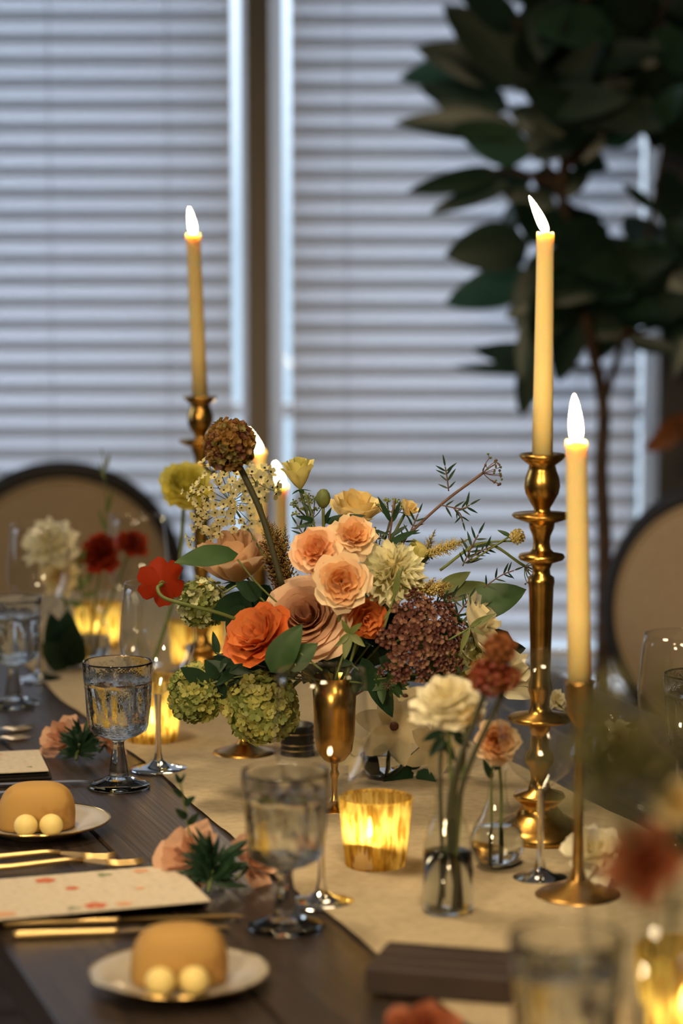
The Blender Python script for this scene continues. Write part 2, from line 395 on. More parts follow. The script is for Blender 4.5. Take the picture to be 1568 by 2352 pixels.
# ------------------------------------------------------------------ chairs
def chair(label, x, y, Y, rpx, face, group='round-back dining chairs'):
    c = dp(x, y, Y); r = mpx(rpx, Y)
    t = thing('dining_chair', label, 'chair', (c.x, c.y, 0), spin=face, group=group)   # local -Y is where it faces
    zc_ = c.z
    def ring(u, v):
        a = 2*PI*u; b = 2*PI*v; q = r-.021 + .021*math.cos(b)
        return Vector((q*math.cos(a), .021*math.sin(b) + .05*(zc_ - zc_), zc_ + q*math.sin(a)))
    ob('back_frame', MB().grid(ring, 56, 11, True), M['chair_frame'], t)
    def cush(s):
        def fn(u, v):
            a = 2*PI*u; q = (r-.030)*math.sin(v*PI/2)
            return Vector((q*math.cos(a), s*(.012 + .020*math.cos(v*PI/2)), zc_+q*math.sin(a)))
        return fn
    bc = MB().grid(cush(-1), 48, 10, True).grid(cush(1), 48, 10, True)
    ob('back_cushion', bc, M['linen'], t)
    pip = MB().tube([((r-.036)*math.cos(2*PI*i/48), -.018, zc_+(r-.036)*math.sin(2*PI*i/48)) for i in range(49)], .004, 6, False)
    ob('piping', pip, M['linen'], t)
    for s in (-1, 1): ob('back_post', MB().tube([(s*.15, .0, zc_-r*.72), (s*.17, -.0, .42)], .016, 8), M['chair_frame'], t)
    def seat(u, v):
        a = 2*PI*u; cx, sx_ = math.cos(a), math.sin(a); k = (abs(cx)**3.2+abs(sx_)**3.2)**(-1/3.2)
        prof = [(0, .40), (.9, .40), (1, .415), (1, .44), (.96, .475), (.7, .495), (0, .50)]
        p, z = prof[round(v*6)]
        return Vector((.24*k*p*cx, -.22 + .23*k*p*sx_, z))
    ob('seat', MB().grid(seat, 32, 7, True), M['linen'], t)
    ob('seat_rail', MB().bbox(-.235, .235, -.44, .0, .36, .405, .012), M['chair_frame'], t, smooth=False)
    for s in (-1, 1):
        ob('leg', MB().tube([(s*.20, -.41, .37), (s*.20, -.41, .30), (s*.205, -.42, .0)], [.022, .02, .012], 8), M['chair_frame'], t)
        ob('leg', MB().tube([(s*.19, -.02, .40), (s*.19, .02, .2), (s*.20, .09, .0)], [.02, .018, .013], 8), M['chair_frame'], t)
    return t
chair('round-back beige linen chair in front of the blind at the far end of the table', 142, 1346, 4.66, 289, R(12))
chair('round-back beige linen chair behind the brass candlesticks, under the tree', 1665, 1419, 4.25, 317, R(-35))

# ------------------------------------------------------------------ the tree
def leaf_mb(L, Wd, fold=.25, droop=.2, nv=9, serr=0, tipp=1.0, wav=0, seed=0, heart=0):
    rg = random.Random(seed); ph = rg.uniform(0, 6)
    def fn(u, v):
        s_ = (u-.5)*2
        w = Wd/2*(math.sin(PI*min(1, v**.72*1.0)))**(.8*tipp) if v < 1 else 0
        if heart: w = Wd/2*(max(0, 1-v)**.62)*(v+.02)**.28*1.5
        if serr: w *= 1 + serr*(.5 if int(v*18) % 2 else -.5)
        y = L*v; z = fold*abs(s_)*w - droop*L*v*v + wav*L*math.sin(v*9+ph+s_*2)*abs(s_)
        return Vector((s_*w, y, z))
    return MB().grid(fn, 5, nv)
def leaf_frame(base, tip, normal):
    base, tip = Vector(base), Vector(tip); y = (tip-base).normalized(); n = Vector(normal)
    x = y.cross(n)
    if x.length < 1e-5: x = y.orthogonal()
    x.normalize(); z = x.cross(y)
    m = Matrix((x, y, z)).transposed().to_4x4(); m.translation = base; return m
def add_leaf(parent, base, tip, normal, wr, mat, name='leaf', **kw):
    L = (Vector(tip)-Vector(base)).length
    mb = leaf_mb(L, L*wr, **kw).xf(leaf_frame(base, tip, normal))
    return ob(name, mb, mat, parent, world=True)

YT = 4.72
tp = lambda x, y, d=0: dp(x, y, YT+d)
trunk0 = tp(1385, 1250); 
tree = thing('potted_tree', 'tall broad-leaved tree with dark green leaves before the right blind', 'tree', (trunk0.x, YT, 0))
pot = MB().lathe([(.0, .0), (.13, .0), (.15, .02), (.17, .25), (.175, .30), (.165, .30), (.16, .27), (0, .27)], 28); ob('pot', pot, M['pot'], tree)
ob('soil', MB().lathe([(0, .275), (.16, .272)], 24), M['soil'], tree)
tr_pts = smooth_pts([(trunk0.x, YT, .27), tp(1388, 1300), tp(1380, 1080), tp(1385, 930), tp(1350, 760), tp(1310, 560), tp(1290, 400), tp(1330, 150), tp(1350, -80)], 5)
ob('trunk', MB().tube(tr_pts, [.017 - .011*i/(len(tr_pts)-1) for i in range(len(tr_pts))], 9), M['bark'], tree, world=True)
branches = [[(1385, 930), (1430, 780), (1470, 640), (1500, 480), (1530, 300)], [(1300, 480), (1240, 330), (1215, 150), (1180, 40)], [(1345, 720), (1270, 690), (1190, 640)],
            [(1430, 780), (1520, 740), (1600, 700)], [(1295, 430), (1200, 400), (1120, 390)], [(1290, 400), (1400, 250), (1480, 120), (1540, -20)], [(1370, 850), (1300, 840), (1240, 820)]]
rng = random.Random(11)
for b in branches:
    pts = smooth_pts([tp(x, y, 0 if i == 0 else rng.uniform(-.06, .06)) for i, (x, y) in enumerate(b)], 4)
    ob('branch', MB().tube(pts, [.008-.004*i/(len(pts)-1) for i in range(len(pts))], 6), M['bark'], tree, world=True)
# leaves: base px, tip px, width ratio, lit (1) or deep green (0)
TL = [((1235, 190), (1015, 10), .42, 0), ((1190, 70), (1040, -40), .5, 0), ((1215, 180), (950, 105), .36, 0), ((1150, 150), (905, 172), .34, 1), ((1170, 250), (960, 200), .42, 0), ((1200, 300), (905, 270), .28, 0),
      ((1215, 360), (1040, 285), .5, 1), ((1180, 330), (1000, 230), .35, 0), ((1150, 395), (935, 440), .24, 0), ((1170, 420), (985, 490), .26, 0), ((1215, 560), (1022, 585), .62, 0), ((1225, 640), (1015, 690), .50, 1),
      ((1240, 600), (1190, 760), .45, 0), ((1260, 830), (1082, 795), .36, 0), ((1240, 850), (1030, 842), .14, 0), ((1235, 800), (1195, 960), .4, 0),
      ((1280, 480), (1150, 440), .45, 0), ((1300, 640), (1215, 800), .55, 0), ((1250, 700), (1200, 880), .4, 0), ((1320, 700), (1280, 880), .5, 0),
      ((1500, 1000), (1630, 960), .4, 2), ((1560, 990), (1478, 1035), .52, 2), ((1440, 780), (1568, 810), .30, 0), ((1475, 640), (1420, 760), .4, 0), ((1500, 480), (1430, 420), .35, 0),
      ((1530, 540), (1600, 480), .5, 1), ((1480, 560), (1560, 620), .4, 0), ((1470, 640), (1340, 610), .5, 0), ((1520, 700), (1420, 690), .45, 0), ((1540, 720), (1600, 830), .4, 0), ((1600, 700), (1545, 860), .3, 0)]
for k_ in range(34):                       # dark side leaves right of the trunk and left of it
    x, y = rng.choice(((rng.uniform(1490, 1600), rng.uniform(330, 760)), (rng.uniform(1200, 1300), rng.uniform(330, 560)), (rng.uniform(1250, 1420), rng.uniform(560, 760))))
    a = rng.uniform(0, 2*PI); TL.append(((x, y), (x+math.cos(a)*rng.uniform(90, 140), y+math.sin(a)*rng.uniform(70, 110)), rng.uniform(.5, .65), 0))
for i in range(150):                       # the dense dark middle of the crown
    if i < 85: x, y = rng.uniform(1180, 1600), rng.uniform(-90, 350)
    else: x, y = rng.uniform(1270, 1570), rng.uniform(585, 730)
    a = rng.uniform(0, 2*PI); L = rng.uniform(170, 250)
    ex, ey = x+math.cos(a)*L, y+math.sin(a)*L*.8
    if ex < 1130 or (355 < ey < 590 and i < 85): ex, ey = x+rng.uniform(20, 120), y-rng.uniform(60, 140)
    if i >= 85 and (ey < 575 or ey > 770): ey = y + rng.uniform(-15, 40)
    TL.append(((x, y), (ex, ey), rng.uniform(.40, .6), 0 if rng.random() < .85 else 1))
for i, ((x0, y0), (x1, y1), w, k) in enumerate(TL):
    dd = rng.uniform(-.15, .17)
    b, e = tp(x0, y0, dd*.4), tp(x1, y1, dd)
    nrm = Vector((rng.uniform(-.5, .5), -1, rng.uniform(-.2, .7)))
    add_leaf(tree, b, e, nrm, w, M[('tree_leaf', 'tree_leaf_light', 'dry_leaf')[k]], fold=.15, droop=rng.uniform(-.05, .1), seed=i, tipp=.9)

# ------------------------------------------------------------------ candles
def flame_obj(parent, base, h, lean, mat):
    mb = MB().lathe([(r*h, z*h) for r, z in ((.0, 0), (.09, .03), (.125, .12), (.140, .25), (.132, .42), (.108, .60), (.074, .78), (.038, .91), (0, 1))], 12)
    mb.v = [Vector((v.x + lean[0]*(v.z/h)**1.2*h, v.y + lean[1]*v.z, v.z)) + Vector(base) for v in mb.v]
    return ob('flame', mb, mat, parent)
def candle(label, base, length, lean=(0, 0), flame_h=.030, fl=(0, 0), r0=.0110, r1=.0088, gap=.003, group='lit ivory taper candles'):
    t = thing('taper_candle', label, 'candle', base, group=group)
    ax = lambda k: Vector((lean[0]*k, lean[1]*k, length*k))
    mb = MB(); seg = 20; prof = [(0, 0), (1, .0), (1, .3), (1, .6), (1, .9), (1.03, .965), (1.06, .985), (1.0, 1.0), (.75, .992), (0, .988)]
    vs = []; fs = []
    for r, k in prof:
        rr = (r0+(r1-r0)*k)*r
        for i in range(seg):
            a = 2*PI*i/seg; vs.append(ax(k) + Vector((rr*math.cos(a), rr*math.sin(a), (.0012*math.sin(3*a) if k > .97 else 0))))
    for j in range(len(prof)-1):
        for i in range(seg): k = (i+1) % seg; fs.append((j*seg+i, j*seg+k, (j+1)*seg+k, (j+1)*seg+i))
    ob('wax', mb.add(vs, fs), M['wax'], t)
    top = ax(.988)
    ob('wick', MB().tube([top, top+Vector((0, 0, .004)), top+Vector((fl[0]*.004, 0, .0085))], .0009, 5), M['wick'], t)
    flame_obj(t, top+Vector((0, 0, gap)), flame_h, fl, M['flame'])
    return t
CS = [(0, .4030), (.0118, .4030), (.0122, .4085), (.023, .4085), (.0243, .4065), (.021, .4025), (.0135, .397), (.0150, .391), (.0178, .383), (.0188, .375), (.0172, .367), (.0125, .3585), (.0086, .352), (.0092, .3475),
      (.0300, .3462), (.0316, .3445), (.0290, .3415), (.0135, .3365), (.0128, .331), (.0095, .323), (.0085, .316), (.0096, .309), (.013, .3055), (.0230, .3035), (.0245, .3005), (.0225, .2975), (.0115, .294), (.0090, .288), (.0096, .282),
      (.0135, .279), (.0140, .274), (.0130, .269), (.0126, .255), (.0112, .21), (.0105, .175), (.0125, .166), (.0130, .160), (.0105, .152), (.0100, .142), (.013, .1355), (.0330, .132), (.0348, .1295), (.031, .1265), (.0120, .122),
      (.0095, .112), (.0100, .098), (.0150, .090), (.0155, .083), (.0105, .075), (.0090, .065), (.0125, .053), (.0260, .049), (.0275, .046), (.0240, .042), (.0180, .036), (.0260, .026), (.0440, .016), (.0530, .010), (.0545, .005), (.053, .0), (0, 0)]
def candlestick(label, p):
    t = thing('candlestick', label, 'candlestick', p, group='tall turned brass candlesticks')
    k0 = 40                                # split: socket with its pans, then shaft and foot
    ob('socket', MB().lathe(CS[:19], 40), M['brass'], t)
    ob('shaft', MB().lathe(CS[18:45], 40), M['brass'], t)
    ob('foot', MB().lathe(CS[44:], 44), M['brass'], t)
    return t
def low_holder(label, p, h, cup=.0128, baser=.042, group=None):
    t = thing('candle_holder', label, 'candle holder', p, group=group)
    ob('cup', MB().lathe([(0, h-.008), (.0113, h-.008), (.0115, h), (cup+.002, h), (cup, h-.004), (cup, h-.030), (.008, h-.040), (.0052, h-.045)], 28), M['brass_dark'], t)
    ob('stem', MB().lathe([(.0052, h-.045), (.0048, h*.5), (.0052, .03), (.009, .018)], 20), M['brass_dark'], t)
    ob('foot', MB().lathe([(.009, .018), (.02, .011), (baser*.9, .006), (baser, .003), (baser, 0), (0, 0)], 36), M['brass_dark'], t)
    return t
pR = gp(1237, 1926); pL = gp(464, 1560); pS = gp(1326, 2062)
candlestick('tall turned brass candlestick right of the bouquet', pR)
candlestick('tall turned brass candlestick left behind the bouquet, partly hidden by the brown flower', pL)
candle('tallest lit taper candle, in the brass candlestick right of the bouquet', pR+Vector((0, 0, .4035)), .2335, (.001, 0), .0375, (-.46, 0))
candle('lit taper candle standing alone at left before the wide blind', pL+Vector((0, 0, .4035)), .234, (-.0085, 0), .037, (-.15, 0), .0112, .0100)
low_holder('slim brass candle holder in front of the tall right candlestick', pS, .212, .0135)
candle('lit taper candle in the slim holder, second from the right with a broad upright flame', pS+Vector((0, 0, .2045)), .2365, (-.006, 0), .044, (-.06, 0), .0118, .0098)
def at_depth_ground(x, S): return gp(x, HOR + CH*S/math.cos(TH))
for (x, ytop, S, lab, fl, hold) in ((596, 1030, 1400, 'lit taper candle directly behind the brown globe flower', (-.5, 0), .10), (647, 1108, 1440, 'lit taper candle directly behind the pale green rosebud', (-.28, 0), .08)):
    p = at_depth_ground(x, S); htop = CH - (ytop-HOR)/S
    low_holder('low brass candle holder under the candle behind the ' + ('brown globe flower' if x < 620 else 'pale green rosebud'), p, hold)
    candle(lab, p+Vector((0, 0, hold-.0075)), htop-hold+.0075, (0, 0), .036, fl, .0112, .0102)

# ------------------------------------------------------------------ votives
def votive(label, p, rt=.0362, rb=.0295, h=.072, fpos=(0, -.004), lvl=.026):
    t = thing('votive_holder', label, 'votive candle', p, group='gold mercury glass votives')
    mod = lambda a, r, z: 1 + (.035*abs(math.sin(a*22)) if r > rb*.9 else 0)
    prof = [(rb*.3, .0), (rb*.9, .0), (rb, .002)] + [(rb+(rt-rb)*k, .002+(h-.002)*k) for k in (.1, .3, .5, .7, .9, .97, 1)]
    ob('cup', MB().lathe(prof + [(rt-.0022, h), (rt-.0025, h-.003)], 264, mod), M['mercury'], t)
    tl = MB().lathe([(0, .004), (.0185, .004), (.019, .005), (.019, lvl-.006), (.0175, lvl-.006), (0, lvl-.007)], 24); tl.xf(Matrix.Translation((fpos[0], fpos[1], 0)))
    ob('tealight', tl, M['votive_wax'], t)
    flame_obj(t, (fpos[0], fpos[1], lvl-.003), .022, (0, 0), M['votive_flame'])
    return t
votive('ribbed gold mercury votive glowing on the runner beside the bud vases', gp(862, 1990), fpos=(-.006, -.012), lvl=.036)
votive('gold mercury votive glowing behind the left water goblet', gp(350, 1703), .0375, .031, .082)
votive('gold mercury votive glowing behind the left candlestick foot', gp(452, 1537), .040, .034, .072)
votive('gold mercury votive at the near right corner, cut by the frame', gp(1568, 2385), .038, .031, .074)
votive('gold mercury votive behind the clear bowl of white and red flowers', gp(225, 1490))

# ------------------------------------------------------------------ glasses
def wine_glass(label, p, h=.226, rb=.0450, rr=.0385, mat='thin_glass', group='stemmed wine glasses'):
    t = thing('wine_glass', label, 'wine glass', p, group=group)
    z0 = h*.42
    bowl = [(.0045, z0-.004), (.012, z0+.002), (.026, z0+.014), (.037, z0+.030), (.0435, z0+.048), (rb, z0+.064), (rb-.0008, z0+.080), (rb-.003, z0+.100), (rr+.0015, z0+.120), (rr, h), (rr-.0009, h), (rr-.0009, h-.001)]
    ob('bowl', MB().lathe(bowl, 48), M[mat], t)
    ob('stem', MB().lathe([(.0046, z0-.003), (.0036, z0-.02), (.0033, z0*.5), (.0038, .022), (.006, .012)], 16), M['glass'], t)
    ob('foot', MB().lathe([(.006, .012), (.012, .0075), (.024, .0042), (.0345, .0026), (.0352, .0016), (.0345, .0006), (0, .0004)], 44), M['glass'], t)
    return t
GMOD = lambda a, r, z: 1
def water_goblet(label, p, spin=0, group='cut glass water goblets'):
    t = thing('water_goblet', label, 'water goblet', p, spin=spin, group=group)
    h = .148; n = 9
    def cut(a, r, z):                     # pressed tall petals round the bowl
        if not (.072 < z < .128): return 1.0
        k = (z-.072)/.056; s = abs(((a*n/(2*PI)) + k*.35) % 1 - .5)*2
        lim = 1-.55*k
        return 1 - .085*max(0, 1-(s/lim)**2)*math.sin(PI*min(1, k*1.05))**.5
    out = [(.0065, .054), (.012, .058), (.024, .062), (.033, .0675), (.0355, .073), (.0362, .079), (.0370, .086), (.0376, .094), (.0382, .103), (.0388, .112), (.0393, .120), (.0396, .127), (.0400, .134), (.0405, .1465), (.0402, .148)]
    inn = [(.0390, .148), (.0385, .1455), (.0382, .134), (.0372, .12), (.0362, .104), (.0352, .088), (.0340, .076), (.030, .0705), (.018, .066), (0, .0645)]
    sm = lambda a, r, z: cut(a, r, z) if False else 1.0
    bo = MB(); seg = 108
    bo.lathe(out, seg, cut); k = len(bo.v); m2 = MB().lathe(inn, seg)
    b0 = len(out)-1
    bo.add(m2.v, m2.f)
    for i in range(seg): j = (i+1) % seg; bo.f.append((b0*seg+i, b0*seg+j, k+j, k+i))
    # stem and foot continue the same glass body
    st = [(0, .0003), (.0355, .0003), (.0365, .0018), (.0362, .0034), (.031, .0062), (.020, .0100), (.0125, .0135)]
    shaft = [(.0112, .016), (.0105, .022), (.0086, .034), (.0070, .044), (.0062, .050), (.0065, .0541)]
    ob('bowl', bo, M['cut_glass'], t)
    facet = lambda a, r, z: 1/math.cos(((a + PI/8) % (PI/4)) - PI/8)*.97
    ob('stem', MB().lathe([(.0120, .0136)] + shaft + [(.0, .0542)], 48, facet), M['glass'], t)
    ob('foot', MB().lathe(st + [(.0115, .0137), (0, .0138)], 48), M['glass'], t)
    wz = .1255
    w = MB().lathe([(0, .0643), (.0182, .0658), (.0303, .0703), (.0343, .0758), (.0355, .088), (.0365, .104), (.0375, .12), (.0378, wz), (.0372, wz-.0004), (0, wz-.0004)], 64)
    ob('water', w, M['water'], t)
    return t
water_goblet('sharp cut glass goblet of iced water at left beside the wine glass', gp(273, 1808), .3)
wine_glass('clear wine glass just behind the left water goblet', gp(364, 1768))
water_goblet('blurred cut glass water goblet at front centre before the votive', gp(656, 2132), .9)
wine_glass('wine glass in front of the bouquet, behind the front water goblet', gp(738, 2075), rb=.046, rr=.041)
water_goblet('cut glass water goblet at the far left edge', gp(32, 1622), .5)
wine_glass('far left wine glass before the white blossom', gp(92, 1562))
wine_glass('wine glass behind the red ranunculus, in front of the far chair', gp(318, 1530))
wine_glass('wine glass at the right edge before the round-back chair', gp(1558, 1948))
water_goblet('cut glass water goblet at the right edge behind the wine glass', gp(1602, 1845), .2)
water_goblet('very blurred cut glass water goblet at the bottom right', dp(1300, 2175, 1.63)*1.0 - Vector((0, 0, .148)) if False else Vector((dp(1300, 2175, 1.64).x, 1.64, TZ)), .2)
wine_glass('very blurred wine glass at the bottom right, nearest the right edge', Vector((dp(1480, 2000, 1.66).x, 1.66, TZ)))
wine_glass('wine glass before the tall right candlestick, beside the round bud vase', gp(1240, 2022), rb=.045)

# ------------------------------------------------------------------ plates, bread, butter, menus, cutlery
def bread_plate(label, p, spin):
    t = thing('bread_plate', label, 'plate', p, spin=spin, group='bread plates')
    ob('dish', MB().lathe([(0, .001), (.040, .001), (.044, .0005), (.046, .003), (.060, .008), (.0745, .0135), (.0758, .0148), (.0745, .0152), (.060, .0105), (.047, .006), (.042, .0045), (0, .0042)], 64), M['plate'], t)
    ob('gold_rim', MB().tube([(.0757*math.cos(2*PI*i/64), .0757*math.sin(2*PI*i/64), .0149) for i in range(65)], .0011, 6, False), M['rim_gold'], t)
    return t
def bread_roll(label, p, spin, L=.044, Wd=.034, h=.052):
    def fn(u, v):
        a = 2*PI*u; e = 2.6; c, s_ = math.cos(a), math.sin(a); k = (abs(c)**e+abs(s_)**e)**(-1/e)
        if v < .15: q, z = .93*v/.15, .0
        else:
            b = (v-.15)/.85*PI/2; q = max(0, math.cos(b))**.52*(.93+.07*math.sin(2*b)); z = math.sin(b)**.92
        wob = 1+.03*noise.noise((c*1.5, s_*1.5, z*2+spin))
        qq = q*wob
        return Vector((L*k*c*qq*.93, Wd*k*s_*qq*.93, h*z))
    o = ob('bread_roll', MB().grid(fn, 40, 26, True), M['bread']); o.matrix_basis = Matrix.Translation(p) @ Matrix.Rotation(spin, 4, 'Z')
    return tag(o, label, 'bread roll', 'bread rolls')
def butter(label, p, r=.0126):
    o = ob('butter_ball', MB().ball((0, 0, r*.94), r, 20, 12, .94, lambda d: 1+.02*noise.noise(d*2.5)), M['butter']); o.location = p
    return tag(o, label, 'butter ball', 'butter balls')
for (px, py, which) in ((90, 1912, 'far'), (412, 2268, 'near')):
    c = gp(px, py); near = which == 'near'
    bread_plate('gold-rimmed bread plate ' + ('at the bottom, nearest the camera' if near else 'at left beside the silver knives'), c, .3)
    pz = Vector((0, 0, .0044))
    bread_roll('glossy golden bread roll on the ' + ('nearest plate' if near else 'left plate by the water goblet'), c + pz + (Vector((0, .008, 0)) if near else Vector((-.003, .008, 0))), .15, .047, .035, .048)
    offs = ((-.0135, -.036), (.0145, -.033)) if near else ((-.0095, -.036), (.0170, -.034))
    for k, (ox, oy) in enumerate(offs):
        butter(('left' if k == 0 else 'right') + ' butter ball of the pair on the ' + ('nearest plate' if near else 'plate by the water goblet'), c + Vector((ox, oy, .0046)))

def quad_card(label, pts, z, mat, name, cat, thick=.0012, prints=(), extra=None):
    P = [gp(x, y, z) for x, y in pts]            # near-left, near-right, far-right, far-left
    c = (P[0]+P[1]+P[2]+P[3])/4; ang = math.atan2((P[1]-P[0]).y, (P[1]-P[0]).x)
    t = thing(name, label, cat, c, spin=ang); inv = t.matrix_basis.inverted()
    L = [inv @ p for p in P]
    # square it up so the card is a true rectangle
    x0 = min(L[0].x, L[3].x); x1 = (L[1].x+L[2].x)/2; y0 = (L[0].y+L[1].y)/2; y1 = (L[2].y+L[3].y)/2
    ob('card', MB().box(x0, x1, y0, y1, -thick, 0), mat, t, smooth=False)
    for k, (u, v, r, m) in enumerate(prints):
        px, py = x0+(x1-x0)*u, y0+(y1-y0)*v
        mb = MB(); n = 5 if m != 'print_green' else 3
        for q in range(n):
            a = 2*PI*q/n+k; cx, cy_ = px+math.cos(a)*r*.55, py+math.sin(a)*r*.55
            mb.add([(cx+r*.5*math.cos(2*PI*i/10), cy_+r*.42*math.sin(2*PI*i/10), .0002+.00004*q) for i in range(10)], [tuple(range(10))])
        ob('printed_' + ('leaf' if m == 'print_green' else 'flower'), mb, M[m], t, smooth=False)
    return t, (x0, x1, y0, y1)
def napkin(label, pts, z, h):
    P = [gp(x, y, 0) for x, y in pts]; c = sum(P, Vector())/4; ang = math.atan2((P[1]-P[0]).y, (P[1]-P[0]).x)
    t = thing('folded_napkin', label, 'napkin', c, spin=ang); inv = t.matrix_basis.inverted(); L = [inv @ p for p in P]
    x0 = min(L[0].x, L[3].x); x1 = max(L[1].x, L[2].x); y0 = (L[0].y+L[1].y)/2; y1 = (L[2].y+L[3].y)/2
    n = 3
    for i in range(n): ob('fold', MB().bbox(x0+i*.002, x1-i*.003, y0+i*.002, y1-i*.002, h*i/n+.0001, h*(i+1)/n, h/n*.3), M['napkin'], t)
napkin('dark folded napkin under the near printed menu', [(-150, 2130), (478, 2083), (408, 2012), (-150, 2048)], 0, .0135)
quad_card('cream menu card printed with red flowers, on the near dark napkin', [(-170, 2126), (484, 2068), (402, 1989), (-170, 2030)], .0150, M['card'], 'menu_card', 'menu card',
          prints=((.50, .86, .010, 'print_red'), (.57, .60, .007, 'print_red'), (.72, .88, .008, 'print_green'), (.86, .90, .008, 'print_peach'), (.60, .12, .011, 'print_red'), (.70, .10, .008, 'print_peach'), (.52, .10, .007, 'print_green'), (.30, .82, .008, 'print_green'), (.28, .10, .010, 'print_peach'), (.80, .45, .005, 'print_peach')))
napkin('dark folded napkin under the far cream menu', [(-150, 1802), (120, 1790), (78, 1742), (-150, 1752)], 0, .0105)
quad_card('cream menu card at the left edge on the far dark napkin', [(-150, 1782), (121, 1769), (80, 1722), (-150, 1733)], .0122, M['card'], 'menu_card', 'menu card', prints=((.60, .85, .008, 'print_peach'), (.85, .2, .004, 'print_green')))

def knife(label, a, b, mat, group, wid=.009):
    A, B = gp(*a), gp(*b); L = (B-A).length; c = A; ang = math.atan2((B-A).y, (B-A).x)
    t = thing('table_knife', label, 'knife', A, spin=ang, group=group)
    ob('handle', MB().tube([(0, 0, .0042), (.004, 0, .0042), (L*.25, 0, .004), (L*.46, 0, .0038), (L*.48, 0, .0038)], [.0030, .0042, .0036, .0030, .0036], 10), M[mat], t)
    def bl(u, v):
        x = L*.475 + L*.525*u; w = wid*(1 if u < .75 else math.sqrt(max(0, 1-((u-.75)/.25)**2)))*(.55+.45*min(1, u*8))
        y = (-.004 + w*v) ; return Vector((x, y, .0030))
    mb = MB().grid(bl, 18, 4); k = len(mb.v); mb.add([v+Vector((0, 0, .0016)) for v in mb.v[:k]], [f[::-1] for f in mb.f])
    ob('blade', mb, M[mat], t); return t
def fork(label, a, b, mat, group):
    A, B = gp(*a), gp(*b); L = (B-A).length; ang = math.atan2((B-A).y, (B-A).x)
    t = thing('table_fork', label, 'fork', A, spin=ang, group=group)
    ob('handle', MB().tube([(0, 0, .004), (.004, 0, .0042), (L*.35, 0, .005), (L*.62, 0, .009), (L*.70, 0, .008)], [.003, .0042, .0034, .0026, .003], 10), M[mat], t)
    def hd(u, v):
        x = L*(.68+.14*u); w = .004 + .008*math.sin(u*PI/2); return Vector((x, (v-.5)*2*w, .0085 - .004*u - .001*math.cos((v-.5)*3)))
    ob('head', MB().grid(hd, 8, 6), M[mat], t)
    for k in range(4):
        y = (k-1.5)*.0062
        ob('tine', MB().tube([(L*.81, y, .0043), (L*.88, y, .0025), (L*.95, y*.97, .0025), (L, y*.93, .0045)], [.0014, .0013, .0011, .0006], 6), M[mat], t)
    return t
knife('gold table knife beside the near menu, the longer of the two', (2, 2131), (565, 2112), 'gold', 'gold cutlery of the near setting')
knife('gold butter knife beside the near bread plate, the shorter of the two', (30, 2158), (530, 2138), 'gold', 'gold cutlery of the near setting')
fork('gold fork nearest the left bread plate', (-160, 1985), (265, 1972), 'gold', 'gold cutlery of the near setting')
fork('gold fork beside the far edge of the near menu', (-140, 2012), (330, 1985), 'gold', 'gold cutlery of the near setting')
knife('bright table knife just in front of the far menu', (-250, 1820), (203, 1801), 'steel', 'bright cutlery of the far setting')
knife('bright knife just behind the left bread roll', (-250, 1838), (163, 1822), 'steel', 'bright cutlery of the far setting')
fork('bright fork on the dark table behind the far menu', (-260, 1725), (78, 1672), 'steel', 'bright cutlery of the far setting')
fork('bright fork nearest the far menu, behind it', (-240, 1742), (70, 1694), 'steel', 'bright cutlery of the far setting')

# dark board lying on the runner at the front
pb = [gp(838, 2290), gp(1172, 2318), gp(1172, 2250), gp(855, 2215)]
cb = sum(pb, Vector())/4; ang = math.atan2((pb[1]-pb[0]).y, (pb[1]-pb[0]).x)
t = thing('serving_board', 'dark wooden board with a square edge lying on the runner at the front', 'board', cb, spin=ang)
inv = t.matrix_basis.inverted(); L = [inv @ p for p in pb]
x0, x1, y0, y1 = L[0].x, L[1].x, L[0].y, L[2].y
for i in range(3):
    ob('board_strip', MB().bbox(x0, x1, y0+(y1-y0)*i/3, y0+(y1-y0)*(i+1)/3-.0004, .003, .026, .0015), M['board'], t, smooth=False)


# ------------------------------------------------------------------ flowers
def C(r, g, b, k=1.0): c = srgb(r, g, b); return (c[0]*k, c[1]*k, c[2]*k, 1)
def petal_mats(name, outer, inner, tr=.35):
    a = thin(name+'_petal', C(*outer), C(*[min(255, int(c*1.06)) for c in outer]), tr=tr, scale=60, gloss=.015)
    mid = [(p+q)/2 for p, q in zip(outer, inner)]
    m = thin(name+'_middle_petal', C(*mid), C(*[c*.97 for c in mid]), tr=tr, scale=60, gloss=.015)
    b = thin(name+'_inner_petal', C(*inner), C(*[int(c*.94) for c in inner]), tr=tr, scale=60, gloss=.015)
    return a, m, b
P_PEACH = petal_mats('peach', (252, 220, 184), (246, 190, 132)); P_APRI = petal_mats('apricot', (250, 208, 172), (244, 178, 124))
P_DUSTY = petal_mats('dusty', (236, 202, 172), (206, 154, 122)); P_ORANGE = petal_mats('orange', (218, 116, 58), (230, 142, 82))
P_CREAM = petal_mats('cream', (240, 222, 172), (236, 208, 140)); P_WHITE = petal_mats('white', (242, 234, 208), (236, 222, 178))
P_LIGHTCREAM = petal_mats('light_cream', (252, 244, 208), (248, 238, 190), .4)
P_GREENCREAM = petal_mats('green_cream', (222, 212, 140), (200, 194, 110)); P_YELLOW = petal_mats('yellow_green', (238, 230, 136), (214, 204, 92), .45)
P_RED = petal_mats('red', (150, 46, 20), (122, 36, 16), .18); P_SALMON = petal_mats('salmon', (214, 172, 144), (202, 146, 114)); P_RUST = petal_mats('rust', (176, 104, 72), (158, 84, 56))
P_BEIGE = petal_mats('beige', (238, 208, 176), (226, 184, 144)); P_PALE = petal_mats('pale', (214, 198, 158), (196, 170, 120), .45)

